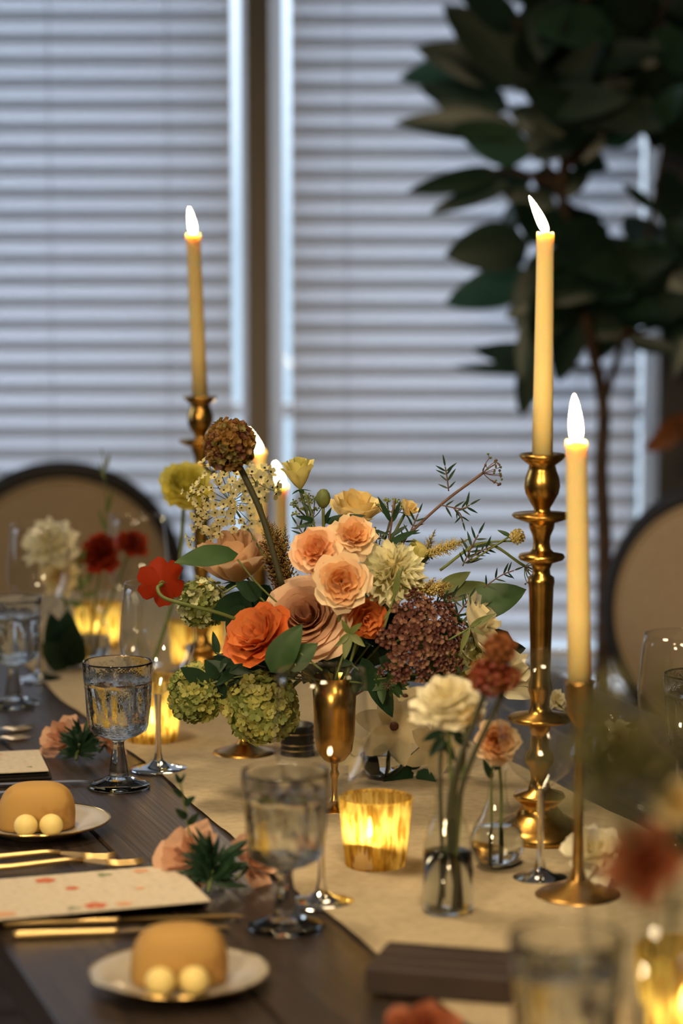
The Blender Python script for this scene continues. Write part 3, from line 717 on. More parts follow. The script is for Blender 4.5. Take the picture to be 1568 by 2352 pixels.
def petal(R_, t, wa, rng, ruf=.03, amax=75, curl=35, length=None, a0=6, belly=38):
    a = a0 + (amax-a0)*t + rng.uniform(-5, 5); L = (length or (.72+.42*t))*R_; k1, k2 = rng.uniform(2, 5), rng.uniform(0, 6)
    tilt = rng.uniform(-.12, .12)
    nv, nu = 8, 7; prof = []
    for i in range(nu):
        u = (i/(nu-1)-.5)*2; tip = 1-.16*u*u-.12*u**4 + tilt*u*.6
        r = .03*R_; z = 0; col = []
        for j in range(nv):
            col.append((r, z, u))
            v = min(1, (j+.5)/(nv-1)); ang = R(a + belly*(1-v)**1.5*(1 if t > .15 else .6) - 10*v + curl*(max(0, v-.62)/.38)**1.6*(.25+.75*t))
            dl = L*tip/(nv-1); r += dl*math.sin(ang); z += dl*math.cos(ang)
        prof.append(col)
    vs = []
    for j in range(nv):
        v = j/(nv-1)
        for i in range(nu):
            r, z, u = prof[i][j]
            w = wa*(.45+.55*math.sin(PI*min(1, .12+.55*v)))
            ph = u*w; rr = r*(1+.10*(abs(u)**2)*(rng.random()*.0+.5)*(-1 if t > .5 else .2)) + ruf*R_*math.sin(k1*u*2+k2)*v*v
            vs.append(Vector((rr*math.cos(ph), rr*math.sin(ph), z + ruf*.8*R_*math.cos(k1*u*2.6+k2)*v*v)))
    fs = [(j*nu+i, j*nu+i+1, (j+1)*nu+i+1, (j+1)*nu+i) for j in range(nv-1) for i in range(nu-1)]
    return MB().add(vs, fs)
def curve_to(a, b, bend=(0, 0, 0)):
    a, b = Vector(a), Vector(b); return smooth_pts([a, (a+b)/2+Vector(bend), b], 7)
def sepals(t, R_, n=5, mat='leaf', L=.5, open_=100):
    for i in range(n):
        a = 2*PI*i/n; d = Vector((math.cos(a), math.sin(a), 0)); up = Vector((0, 0, 1)); an = R(open_)
        tip = (d*math.sin(an) + up*math.cos(an))*R_*L
        m = leaf_frame((0, 0, -.01*R_), tip, up); L_ = tip.length
        ob('sepal', leaf_mb(L_, L_*.42, fold=.1, droop=.1).xf(m), M[mat], t)
def rose(label, pos, R_, axis, mats, n=22, ruf=.03, amax=75, curl=35, seed=0, stem=None, name='rose', cat='rose', inner=.42, wa=(1.15, .62), group=None, a0=6, calyx=True, length=None, bend=(0, 0, 0), stem_mat='stem', stem_r=.0017, belly=38, power=.85):
    rng = random.Random(seed+17); t = thing(name, label, cat, pos, axis, rng.uniform(0, 6), group)
    for i in range(n):
        k = (i/(n-1))**power; az = i*2.39996 + rng.uniform(-.15, .15)
        w = wa[0] + (wa[1]-wa[0])*k
        mb = petal(R_, k, w, rng, ruf, amax, curl, length, a0, belly).xf(Matrix.Rotation(az, 4, 'Z') @ Matrix.Translation((0, 0, -.02*R_*i/n)))
        ob('petal', mb, mats[2] if k < inner*.7 else mats[1] if k < inner*1.25 else mats[0], t)
    if calyx:
        ob('calyx', MB().lathe([(0, -.16*R_), (.07*R_, -.13*R_), (.10*R_, -.04*R_), (.06*R_, .03*R_)], 12), M['leaf'], t)
        sepals(t, R_, 5)
    if stem is not None:
        st = t.matrix_basis @ Vector((0, 0, -.14*R_))
        ob('stem', MB().tube(curve_to(st, stem, bend), stem_r, 7), M[stem_mat], t, world=True)
    return t

FOOT = gp(768, 1858); YF = FOOT.y
MOUTH = FOOT + Vector((0, 0, .150))
def B(x, y, d=0): return dp(x, y, YF+d)
def BR(px, d=0): return mpx(px, YF+d)
# the brass goblet vase that carries the bouquet
t = thing('flower_vase', 'slim brass footed vase carrying the big central bouquet', 'vase', FOOT)
ob('cup', MB().lathe([(.0045, .052), (.012, .056), (.0195, .066), (.0225, .085), (.0235, .115), (.0250, .150), (.0238, .150), (.0222, .115), (.0210, .085), (.0, .068)], 36), M['brass'], t)
ob('stem', MB().lathe([(.0045, .053), (.0036, .045), (.0055, .040), (.0036, .034), (.0034, .016), (.006, .010)], 18), M['brass'], t)
ob('foot', MB().lathe([(.006, .010), (.018, .006), (.031, .003), (.032, .0015), (.031, 0), (0, 0)], 40), M['brass'], t)
def inmouth(rng, r=.016): a = rng.uniform(0, 2*PI); return MOUTH + Vector((math.cos(a)*r*rng.random(), math.sin(a)*r*rng.random(), rng.uniform(-.05, -.02)))
rg = random.Random(5)
BOUQ = [
 ('big dusty pink rose at the middle of the bouquet', 708, 1428, -.012, 104, (-.16, -.84, .48), P_DUSTY, dict(n=46, amax=72, curl=70, ruf=.014, inner=.4, wa=(1.6, .85), belly=34, power=1.0, a0=2)),
 ('peach garden rose facing the camera above the dusty pink rose', 784, 1336, -.058, 66, (.05, -1, .18), P_PEACH, dict(n=30, amax=72, curl=28, ruf=.045, inner=.5)),
 ('upper left of the three peach roses in the bouquet', 727, 1268, -.035, 58, (-.18, -.85, .45), P_APRI, dict(n=26, amax=75, curl=35, ruf=.06, inner=.5)),
 ('upper right of the three peach roses, beneath the cream rose', 808, 1236, -.020, 55, (.22, -.75, .60), P_PEACH, dict(n=26, amax=74, curl=40, ruf=.06, inner=.45)),
 ('bright orange garden rose at the left of the bouquet', 600, 1468, -.045, 84, (-.42, -.60, .62), P_ORANGE, dict(n=30, amax=68, curl=25, ruf=.05, inner=.55)),
 ('small orange rose tucked right of the dusty pink rose', 836, 1418, -.018, 50, (.35, -.9, -.05), P_APRI and P_ORANGE, dict(n=22, amax=75, curl=30, ruf=.06, inner=.6)),
 ('cream rose at the top behind the peach roses', 812, 1205, .045, 74, (.12, -.2, 1), P_CREAM, dict(n=18, amax=42, curl=42, ruf=.03, length=1.12)),
 ('soft beige rose at the back left of the bouquet, half hidden', 545, 1335, .075, 98, (-.08, -.2, 1), P_BEIGE, dict(n=18, amax=40, curl=45, ruf=.02, length=1.25)),
 ('cream carnation right of the peach roses', 898, 1322, -.005, 78, (.12, -.85, .5), P_LIGHTCREAM, dict(n=76, amax=98, curl=0, ruf=.13, inner=.15, wa=(.55, .32), belly=10, length=1.0)),
]
for k, (lab, x, y, d, r, ax, mats, kw) in enumerate(BOUQ):
    rose(lab, B(x, y, d), BR(r, d), ax, mats, seed=k*7, stem=inmouth(rg), **kw)
# upright pale green rosebud with its leaves
bud = rose('pale green half-open rosebud standing above the bouquet before a candle', B(690, 1124, .03), BR(52, .03), (-.10, -.10, 1), P_GREENCREAM, n=12, amax=26, curl=42, ruf=.05, seed=77, stem=B(735, 1330, .03), bend=(.0, 0, .01), wa=(1.2, .8), length=1.45, belly=20)
# lisianthus at the right side of the bouquet
rose('white lisianthus seen from behind at the right of the bouquet', B(1082, 1446, -.01), BR(90, -.01), (.85, -.10, .42), P_WHITE, n=12, amax=62, curl=45, ruf=.09, seed=31, stem=B(905, 1505, .02), name='lisianthus', cat='lisianthus', wa=(1.0, .8), bend=(0, 0, .02))
rose('lower white lisianthus under the first, behind the rust thistles', B(1140, 1560, .0), BR(98, .0), (.35, -.30, .85), P_WHITE, n=12, amax=60, curl=50, ruf=.09, seed=33, stem=B(900, 1560, .03), name='lisianthus', cat='lisianthus', wa=(1.0, .8))
rose('small cream bud right of the cream rose', B(930, 1180, .03), BR(30, .03), (.55, -.3, .8), P_CREAM, n=9, amax=40, curl=30, seed=41, stem=B(850, 1330, .02), name='spray_rose_bud', cat='rosebud', wa=(1.2, .8), length=1.2)
rose('pale green bud at the right beside the cream plume', B(985, 1270, .02), BR(44, .02), (-.95, -.3, .15), P_GREENCREAM, n=9, amax=26, curl=8, seed=43, stem=B(880, 1400, .02), name='lisianthus_bud', cat='lisianthus', wa=(1.2, .9), length=1.15)

# ---- red poppy turned away on a curved stem
def poppy(label, pos, R_, axis, mats, n=6, seed=0, stem_pts=None, ruf=.05, group=None, name='poppy', cat='poppy', centre=True, amax=80):
    rng = random.Random(seed); t = thing(name, label, cat, pos, axis, rng.uniform(0, 6), group)
    for i in range(n):
        mb = petal(R_, .93+.05*(i % 2), .66, rng, ruf, amax, 12, 1.0, 6, 8).xf(Matrix.Rotation(2*PI*i/n+rng.uniform(-.1, .1), 4, 'Z') @ Matrix.Translation((0, 0, .02*R_*(i % 2))))
        ob('petal', mb, mats[0], t)
    if centre: ob('seed_head', MB().lathe([(0, 0), (.13*R_, .02*R_), (.17*R_, .14*R_), (.15*R_, .24*R_), (0, .26*R_)], 12), M['olive'], t)
    if stem_pts: ob('stem', MB().tube(smooth_pts(stem_pts, 8), .0021, 8), M['stem'], t, world=True)
    return t
pp = B(372, 1341, -.03)
poppy('red poppy seen from behind, hanging left of the bouquet', pp, BR(60, -.03), (-.25, .93, .22), P_RED, n=6, seed=4, ruf=.045, stem_pts=[pp+Vector((0, -.004, 0)), B(362, 1352, -.045), B(378, 1374, -.05), B(440, 1392, -.045), B(525, 1416, -.03), B(640, 1470, 0), MOUTH+Vector((-.01, 0, -.03))])

# ---- yellow-green ranunculus and its tall bud vase, at the left
pv = gp(312, 1655)
def bud_vase(label, p, prof, mat='vase_glass', water=None, group='clear glass bud vases'):
    t = thing('bud_vase', label, 'vase', p, group=group)
    ob('body', MB().lathe(prof, 44), M[mat], t)
    if water: ob('water', MB().lathe(water, 36), M['water'], t)
    return t
TALL = [(0, .002), (.022, .002), (.0245, .005), (.0245, .05), (.0235, .075), (.019, .092), (.015, .102), (.0145, .116), (.0165, .120)]
bud_vase('clear bud vase behind the left wine glass with the yellow flower stem', pv, TALL)
yr = dp(425, 1122, pv.y+.02)
rose('yellow-green ranunculus on a long stem, left of the brown flower globe', yr, mpx(66, yr.y), (.10, -.75, .62), P_YELLOW, n=52, amax=66, curl=-30, ruf=.05, belly=62, seed=52, stem=pv+Vector((.003, 0, .02)), name='ranunculus', cat='ranunculus', wa=(.9, .5), inner=.38, bend=(.018, 0, .01), stem_r=.0026, calyx=True)
# ---- brown globe flower (dried scabiosa) above everything
def ball_flower(label, pos, R_, axis, mats, n, fl, stem, seed=0, name='scabiosa', cat='scabiosa', fr=.22, stem_r=.0024, stem_mat='dark_stem', bend=(0, 0, 0), squash=1.0, group=None, core='olive', half=False):
    rng = random.Random(seed); t = thing(name, label, cat, pos, axis, 0, group)
    ob('core', MB().ball((0, 0, 0), R_*.70, 16, 10, squash), M[core], t)
    protos = {}
    for i in range(n):
        z = 1-2*(i+.5)/n if not half else 1-1.1*(i+.5)/n
        a = i*2.39996; s_ = math.sqrt(max(0, 1-z*z)); d = Vector((s_*math.cos(a), s_*math.sin(a), z*squash)).normalized()
        p = Vector((s_*math.cos(a), s_*math.sin(a), z*squash))*R_*rng.uniform(.76, .98)
        m = Matrix.Translation(p) @ d.to_track_quat('Z', 'Y').to_matrix().to_4x4() @ Matrix.Rotation(rng.uniform(0, 6), 4, 'Z') @ Matrix.Rotation(rng.uniform(-.6, .6), 4, 'X') @ Matrix.Scale(rng.uniform(.8, 1.2), 4)
        key = rng.randrange(len(mats))
        if key not in protos: protos[key] = ob('floret', fl(R_*fr, rng), mats[key], t); protos[key].matrix_basis = m
        else: share('floret', protos[key], t, m)
    if stem is not None:
        ob('stem', MB().tube(curve_to(t.matrix_basis @ Vector((0, 0, -R_*.7*squash)), stem, bend), stem_r, 8), M[stem_mat], t, world=True)
    return t
def fl_ruffle(r, rng):                    # a little ruffled cup
    mb = MB()
    def fn(u, v):
        a = 2*PI*u; q = r*(.1+.9*v)*(1+.18*math.sin(5*a+1)*v); return Vector((q*math.cos(a), q*math.sin(a), r*.75*v*v*(1+.35*math.sin(3*a))))
    return mb.grid(fn, 12, 4, True)
def fl_four(n=4):
    def f(r, rng):                        # a flat floret with n round petals
        mb = MB()
        for i in range(n):
            a = 2*PI*i/n; d = Vector((math.cos(a), math.sin(a), 0)); w = Vector((-math.sin(a), math.cos(a), 0))
            mb.add([d*.06*r, d*.45*r+w*.40*r+Vector((0, 0, .16*r)), d*.82*r+w*.34*r+Vector((0, 0, .42*r)), d*.95*r+Vector((0, 0, .46*r)), d*.82*r-w*.34*r+Vector((0, 0, .42*r)), d*.45*r-w*.40*r+Vector((0, 0, .16*r))], [(0, 1, 2, 3), (0, 3, 4, 5)])
        return mb
    return f
M['brown1'] = thin('bronze_floret', C(160, 122, 62), C(124, 84, 44), tr=.3, scale=90); M['brown2'] = thin('olive_floret', C(140, 128, 62), C(110, 92, 46), tr=.3, scale=90); M['brown3'] = thin('plum_floret', C(122, 76, 54), C(98, 58, 42), tr=.3, scale=90)
ball_flower('brown globe flower on a straight stem rising highest from the bouquet', B(527, 1022, -.02), BR(56, -.02), (-.2, -.75, .6), [M['brown1'], M['brown2'], M['brown3'], M['brown1']], 210, fl_ruffle, B(648, 1345, .0), seed=8, fr=.185, bend=(.004, 0, .006), core='brown3', stem_r=.0034)
# ---- green viburnum heads
VT = dict()
M['vib1'] = thin('viburnum_floret', C(188, 184, 108), C(166, 166, 88), tr=.3, scale=120); M['vib2'] = thin('viburnum_green_floret', C(146, 154, 84), C(124, 136, 70), tr=.3, scale=120); M['vib3'] = thin('pale_viburnum_floret', C(222, 222, 176), C(204, 208, 150), tr=.3, scale=120)
LB = gp(560, 1733)
ball_flower('large green viburnum head hanging over the little brass bowl', B(604, 1625, -.02), BR(84, -.02), (0, -.9, .3), [M['vib1'], M['vib1'], M['vib2']], 250, fl_four(5), B(690, 1560, 0), seed=1, name='viburnum', cat='viburnum', fr=.19, core='vib1', group='green viburnum heads', stem_mat='stem')
ball_flower('darker green viburnum head at the left edge of the bouquet, under mint leaves', B(452, 1592, .0), BR(66, .0), (-.2, -.9, .1), [M['vib2'], M['vib2'], M['vib1']], 210, fl_four(5), B(600, 1540, 0), seed=2, name='viburnum', cat='viburnum', fr=.22, core='vib1', group='green viburnum heads', stem_mat='stem')
ball_flower('pale green viburnum head between the red poppy and the orange rose', B(462, 1385, .05), BR(58, .05), (-.2, -.8, .4), [M['vib3'], M['vib2']], 120, fl_four(5), B(620, 1470, .03), seed=3, name='viburnum', cat='viburnum', fr=.22, core='vib1', group='green viburnum heads', stem_mat='stem')
ball_flower('pale viburnum head at the right beneath the white lisianthus', B(1085, 1520, .02), BR(60, .02), (.1, -.9, .3), [M['vib3'], M['vib1']], 110, fl_four(5), B(900, 1560, .02), seed=6, name='viburnum', cat='viburnum', fr=.22, core='vib1', group='green viburnum heads', stem_mat='stem')
t = thing('footed_bowl', 'small brass footed bowl under the large green viburnum head', 'bowl', LB)
ob('dish', MB().lathe([(.004, .040), (.016, .043), (.028, .052), (.033, .066), (.0345, .072), (.0325, .072), (.027, .056), (.012, .048), (0, .046)], 36), M['brass'], t)
ob('stem', MB().lathe([(.0045, .041), (.0036, .032), (.006, .028), (.0045, .022), (.010, .014)], 18), M['brass'], t)
ob('foot', MB().lathe([(.010, .014), (.019, .010), (.030, .006), (.0375, .004), (.0385, .002), (.0375, 0), (0, 0)], 44), M['brass'], t)

# ---- flat and domed umbels
def umbel(label, pos, R_, axis, stem, nrays, fl, mats, per=9, dome=.5, seed=0, name='umbel', cat='flower', stem_mat='stem', fr=.10, spread=.26, bend=(0, 0, 0), group=None, centre=None, raylen=.9, stem_r=.0013, eye=False):
    rng = random.Random(seed); t = thing(name, label, cat, pos, axis, 0, group); base = Vector((0, 0, -R_*raylen)); rays = MB(); eyes = MB(); protos = {}
    for i in range(nrays):
        q = math.sqrt((i+.5)/nrays); a = i*2.39996; p = Vector((q*math.cos(a), q*math.sin(a), dome*(1-q*q)-.0))*R_
        d = (p-base).normalized(); rays.tube(smooth_pts([base, (base+p)/2+Vector((0, 0, -.06*R_))+p*.1, p*.98+base*.02], 3), .00055, 4, False)
        for j in range(per):
            qq = math.sqrt((j+.3)/per)*spread*R_; b = j*2.39996+i
            lp = p + Vector((qq*math.cos(b), qq*math.sin(b), rng.uniform(-.03, .05)*R_))
            rays.tube([p-d*.08*R_, lp], .00035, 3, False)
            m = Matrix.Translation(lp) @ (d+Vector((math.cos(b), math.sin(b), 0))*.35).to_track_quat('Z', 'Y').to_matrix().to_4x4() @ Matrix.Rotation(rng.uniform(0, 6), 4, 'Z') @ Matrix.Scale(rng.uniform(.75, 1.2), 4)
            if eye: eyes.ball(m @ Vector((0, 0, R_*fr*.10)), R_*fr*.20, 6, 4, .8)
            k = rng.randrange(len(mats))
            if k not in protos: protos[k] = ob('floret', fl(R_*fr, rng), mats[k], t); protos[k].matrix_basis = m
            else: share('floret', protos[k], t, m)
    if eye: tag(ob('eyes', eyes, M['dot'], t), kind='stuff')
    ob('rays', rays, M[stem_mat], t)
    if stem is not None: ob('stem', MB().tube(curve_to(t.matrix_basis @ base, stem, bend), stem_r, 7), M[stem_mat], t, world=True)
    return t
def fl_seed(r, rng): return MB().ball((0, 0, 0), r, 7, 5, .8)
def fl_daisy(r, rng):
    mb = fl_four(5)(r, rng); return mb
M['burg1'] = thin('burgundy_floret', C(116, 72, 62), C(90, 52, 48), tr=.3, scale=200); M['burg2'] = thin('rust_floret', C(158, 118, 96), C(126, 86, 70), tr=.3, scale=200)
M['qal'] = thin('white_lace_floret', C(244, 236, 190), C(236, 224, 164), tr=.5, scale=100); M['dot'] = pbr('dark_floret_eye', (.03, .035, .02, 1), .7)
def burg(label, x, y, d, r, ax, seed, n=20, per=13):
    umbel(label, B(x, y, d), BR(r, d), ax, MOUTH+Vector((.01, 0, -.03)), n, fl_ruffle, [M['burg1'], M['burg1'], M['burg2']], per, .45, seed, 'chocolate_lace_flower', 'lace flower', 'purple_stem', .075, .22, raylen=.8)
burg('large burgundy lace flower at the lower right of the bouquet', 968, 1468, -.045, 100, (.30, -.80, .35), 1, 22, 13)
burg('small burgundy lace flower under the large one, by the dark leaf', 905, 1540, -.03, 42, (-.1, -.9, .1), 2, 9, 8)
burg('burgundy lace sprig between the carnation and the white lisianthus', 1000, 1385, .01, 46, (.2, -.5, .8), 3, 9, 8)
# white lace flower back-lit by the candles: each floret a flower with a dark eye
wl_t = umbel('white lace flower lit from behind, left of the brown flower stem', B(520, 1140, .09), BR(92, .09), (-.15, -.85, .35), B(640, 1330, .04), 22, fl_daisy, [M['qal'], M['qal']], 4, .25, 12, 'white_lace_flower', 'lace flower', 'stem', .135, .26, raylen=.55, eye=True)
umbel('second white lace flower above the beige rose', B(475, 1235, .10), BR(50, .10), (-.2, -.8, .4), B(600, 1360, .05), 8, fl_daisy, [M['qal']], 4, .25, 13, 'white_lace_flower', 'lace flower', 'stem', .17, .3, raylen=.6, eye=True)
umbel('small white lace flower before the candle, right of the brown flower stem', B(592, 1105, .06), BR(46, .06), (.2, -.9, .2), B(640, 1330, .03), 6, fl_daisy, [M['qal']], 2, .25, 14, 'white_lace_flower', 'lace flower', 'stem', .36, .3, raylen=.6, eye=True)
for (x, y, r, ax, lab, sd) in ((1128, 1080, 26, (.8, -.3, .3), 'green lace seed head on the highest arching stem at right', 21), (1222, 1310, 26, (.6, -.4, -.3), 'green lace seed head drooping beside the right candlestick', 22)):
    umbel(lab, B(x, y, .0), BR(r*1.5, 0), ax, B(920, 1245, .0) if y < 1200 else B(1010, 1310, .0), 11, fl_seed, [M['purple_stem'], M['olive']], 2, .55, sd, 'lace_seed_head', 'lace flower', 'stem' if y > 1200 else 'purple_stem', .085, .3, bend=(0.0, 0, .004) if y < 1200 else (.0, 0, .028), raylen=.55, stem_r=.0016)
for (x, y, r, ax, lab, sd, st) in ((885, 1255, 50, (.3, -.6, .8), 'fine green and white filler umbel behind the carnation', 31, (860, 1380)), (848, 1300, 40, (.2, -.9, .2), 'fine green filler umbel beside the facing peach rose', 32, (850, 1400)), (705, 1165, 42, (-.2, -.5, .9), 'dark fine filler umbel under the pale green rosebud', 33, (735, 1320)), (900, 1165, 34, (.1, -.4, 1), 'fine filler umbel behind the small cream bud', 34, (860, 1330)), (1030, 1180, 0, (0, 0, 1), '', 0, (0, 0))):
    if r: umbel(lab, B(x, y, .03), BR(r, .03), ax, B(st[0], st[1], .02), 10, fl_seed, [M['olive'], M['vib2']], 7, .4, sd, 'filler_umbel', 'filler flower', 'dark_stem', .07, .25, raylen=.9)

# ---- plumes
def plume(label, a, b, R_, mats, n=110, seed=0, name='plume', cat='plume', stem=None, side=None, stem_mat='stem'):
    rng = random.Random(seed); t = thing(name, label, cat, a, Vector(b)-Vector(a)); L = (Vector(b)-Vector(a)).length
    ob('axis', MB().tube([(0, 0, 0), (0, 0, L*.98)], [.0016, .0006], 6), M[stem_mat], t)
    proto = {}
    for i in range(n):
        k = (i+.5)/n; z = L*k; env = R_*(math.sin(PI*min(1, .18+.82*k))**.7)*(1-.35*k); az = i*2.39996
        ln = env*rng.uniform(.75, 1.15); d = Vector((math.cos(az), math.sin(az), .75+rng.uniform(-.1, .3))).normalized()
        key = rng.randrange(len(mats))
        m = Matrix.Translation((0, 0, z)) @ d.to_track_quat('Z', 'Y').to_matrix().to_4x4() @ Matrix.Scale(max(.15, ln/R_), 4)
        if key not in proto:
            mb = MB()
            for q in range(9):
                zz = R_*(.25+.75*q/8); mb.ball((R_*.10*math.cos(q*2.4), R_*.10*math.sin(q*2.4), zz), R_*.085*(1.1-.6*q/8), 6, 4, 1.6)
            proto[key] = ob('tuft', mb, mats[key], t); proto[key].matrix_basis = m
        else: share('tuft', proto[key], t, m)
    if stem is not None: ob('stem', MB().tube(curve_to(a, stem), .0015, 7), M[stem_mat], t, world=True)
    return t
M['tan1'] = thin('tan_tuft', C(168, 138, 76), C(136, 104, 56), tr=.3, scale=90); M['tan2'] = thin('brown_tuft', C(118, 84, 46), C(88, 58, 34), tr=.3, scale=90); M['cream_tuft'] = thin('cream_tuft', C(226, 206, 132), C(206, 186, 112), tr=.35, scale=90)
plume('tawny plume standing behind the dusty pink rose, crossed by a stem', B(660, 1370, .035), B(612, 1190, .04), BR(52, .03), [M['tan1'], M['tan2'], M['tan1']], 130, 1, stem=MOUTH+Vector((-.005, 0, -.02)))
plume('second tawny plume leaning left behind the orange rose', B(640, 1400, .02), B(655, 1205, .03), BR(34, .03), [M['tan1'], M['tan2']], 90, 2, stem=MOUTH+Vector((0, 0, -.02)))
plume('cream plume pointing right above the carnation', B(975, 1275, .01), B(1078, 1238, .01), BR(26, 0), [M['cream_tuft']], 60, 3, stem=B(890, 1380, .01))
plume('cream plume drooping right of the carnation', B(940, 1360, -.01), B(1040, 1345, -.02), BR(34, 0), [M['cream_tuft'], M['cream_tuft'], M['tan1']], 70, 4, stem=B(870, 1410, .0))
plume('pale cream plume rising behind the carnation', B(960, 1310, .03), B(1000, 1215, .03), BR(22, 0), [M['cream_tuft'], M['tan1']], 50, 5, stem=B(890, 1400, .02))

# ---- foliage
def sprig(label, pts, leaves, wr, mat, d=0, name='foliage_sprig', cat='foliage', stem_mat='stem', r=.0012, seed=0, fold=.18, place=None, lname='leaf', droop=.12, heart=0, serr=0, nrm=None):
    """pts: stem pixels; leaves: (base px, tip px[, depth offset of tip])"""
    rng = random.Random(seed); P = [(place or B)(x, y, d) for x, y in pts]
    t = thing(name, label, cat, P[0])
    ob('stem', MB().tube(smooth_pts(P, 5), r, 6), M[stem_mat], t, world=True)
    for lf in leaves:
        b, e = (place or B)(*lf[0], d), (place or B)(*lf[1], d + (lf[2] if len(lf) > 2 else rng.uniform(-.02, .012)))
        add_leaf(t, b, e, nrm or (rng.uniform(-.4, .4), -1, rng.uniform(0, .6)), wr*rng.uniform(.9, 1.1), M[mat], lname, fold=fold, droop=droop*rng.uniform(.5, 1.4), seed=rng.randrange(99), heart=heart, serr=serr, wav=.012)
    return t
sprig('broad green leaf arching left above the red poppy', [(700, 1440), (600, 1350), (545, 1285)], [((547, 1272), (402, 1282), -.03)], .42, 'leaf', -.02, seed=1, nrm=(0, -.75, .65), serr=.06, droop=.1)
sprig('dark curled leaves beside the pale viburnum, left of the orange rose', [(690, 1470), (570, 1350), (512, 1362)], [((575, 1365), (482, 1430)), ((560, 1390), (520, 1455)), ((600, 1370), (545, 1340))], .62, 'dark_leaf', .0, seed=2)
sprig('large mid-green leaves below the dusty pink rose', [(740, 1540), (690, 1500)], [((622, 1545), (688, 1434), -.008), ((655, 1535), (728, 1478), -.004)], .56, 'leaf', -.088, seed=3)
sprig('mint leaves over the dark viburnum at the lower left', [(640, 1540), (520, 1560), (430, 1590)], [((480, 1570), (415, 1535)), ((460, 1580), (405, 1600)), ((500, 1560), (470, 1520)), ((510, 1565), (495, 1625)), ((540, 1555), (520, 1510)), ((545, 1560), (560, 1610))], .55, 'dark_leaf', -.02, seed=4, serr=.08)
sprig('dark seed sprig under the orange rose', [(650, 1545), (560, 1520), (495, 1500)], [((500, 1505), (490, 1450)), ((520, 1510), (505, 1540)), ((540, 1515), (520, 1480)), ((560, 1520), (550, 1560)), ((580, 1525), (570, 1490))], .30, 'dark_leaf', -.01, seed=5, stem_mat='dark_stem')
sprig('dark pointed leaves hanging right of the brass vase', [(800, 1520), (850, 1560)], [((845, 1530), (905, 1650)), ((830, 1510), (868, 1610)), ((820, 1530), (815, 1600)), ((870, 1510), (960, 1560))], .42, 'dark_leaf', -.02, seed=6)
sprig('star-shaped green calyx leaves below the small orange rose', [(770, 1560), (800, 1465)], [((802, 1455), (790, 1515), -.01), ((802, 1455), (838, 1485), -.01), ((802, 1455), (772, 1485), -.01), ((802, 1455), (828, 1432), -.01), ((802, 1455), (785, 1425), -.01)], .34, 'olive', -.08, seed=7)
sprig('wide green leaf at the right of the bouquet before the blind', [(890, 1480), (1020, 1430), (1090, 1400)], [((1075, 1405), (1205, 1345), .0)], .66, 'leaf', .03, seed=8, nrm=(0, -.8, .6))
sprig('yellowish green leaves above the wide right leaf', [(890, 1440), (1010, 1380)], [((1010, 1372), (1118, 1338), 0), ((1005, 1360), (1080, 1312), 0)], .42, 'olive', .04, seed=9)
sprig('slim green leaves beside the carnation', [(880, 1450), (905, 1370), (925, 1300)], [((905, 1372), (917, 1305), -.004), ((900, 1395), (880, 1425), -.004)], .22, 'olive', -.05, seed=10)
sprig('dark leaves fringing the pale green rosebud', [(740, 1340), (720, 1200), (700, 1130)], [((725, 1200), (675, 1212)), ((722, 1195), (680, 1185)), ((740, 1210), (760, 1165)), ((720, 1180), (690, 1150)), ((745, 1200), (835, 1180))], .22, 'dark_leaf', .0, seed=11)
sprig('dark fine leaves on the stem right of the cream rose', [(860, 1400), (890, 1260), (905, 1150)], [((898, 1200), (868, 1140)), ((900, 1200), (920, 1150)), ((893, 1230), (855, 1215)), ((893, 1235), (935, 1205)), ((890, 1250), (960, 1215)), ((888, 1265), (860, 1250))], .20, 'dark_leaf', .0, stem_mat='purple_stem', seed=12)
def cosmos(label, pts, seed, d=0, n=5, ln=30):
    rng = random.Random(seed); P = smooth_pts([B(x, y, d) for x, y in pts], 6); t = thing('cosmos_sprig', label, 'foliage', P[0])
    ob('stem', MB().tube(P, .0008, 6), M['purple_stem'], t, world=True)
    L0 = mpx(ln, YF)
    for i in range(n):
        k = int((i+.6)/n*(len(P)-2)) ; p = P[k]; ax = (P[k+1]-P[k]).normalized(); sd = ax.cross(Vector((0, -1, 0))).normalized()
        for s_ in (-1, 1):
            dv = (ax*rng.uniform(.5, .9) + sd*s_*rng.uniform(.6, 1.0) + Vector((0, rng.uniform(-.4, .4), 0))).normalized()*L0*rng.uniform(.8, 1.25)
            add_leaf(t, p, p+dv, (.2, -1, .3), .17, M['dark_leaf'], 'leaflet', fold=.1, droop=rng.uniform(-.1, .15), nv=6)
    add_leaf(t, P[-1], P[-1]+(P[-1]-P[-2]).normalized()*L0, (.2, -1, .3), .17, M['dark_leaf'], 'leaflet', fold=.1, droop=.05, nv=6)
cosmos('feathery dark leaf standing up from the highest arching stem', [(1030, 1128), (1026, 1095), (1022, 1072)], 1, n=4)
cosmos('feathery dark leaf pointing right from the middle of the arching stem', [(1012, 1160), (1042, 1166), (1062, 1168), (1078, 1160)], 2, n=4)
cosmos('feathery dark leaf hanging down below the arching stem', [(1040, 1166), (1056, 1180), (1062, 1198)], 3, n=2, ln=24)
cosmos('feathery green leaf right of the cream plume', [(1062, 1300), (1080, 1262), (1098, 1228)], 4, n=5, ln=34)
cosmos('feathery dark leaf between the carnation and the wide right leaf', [(960, 1420), (1010, 1385), (1050, 1372)], 6, n=5, ln=30)
cosmos('feathery dark leaf above the white lisianthus', [(1030, 1440), (1060, 1400), (1078, 1372)], 7, n=4, ln=28)
cosmos('feathery dark leaf reaching toward the right candlestick', [(1110, 1350), (1150, 1322), (1180, 1310)], 8, n=4, ln=26)
cosmos('feathery dark leaf left of the arching stem, above the cream plume', [(925, 1250), (945, 1215), (960, 1180)], 9, n=4, ln=28)
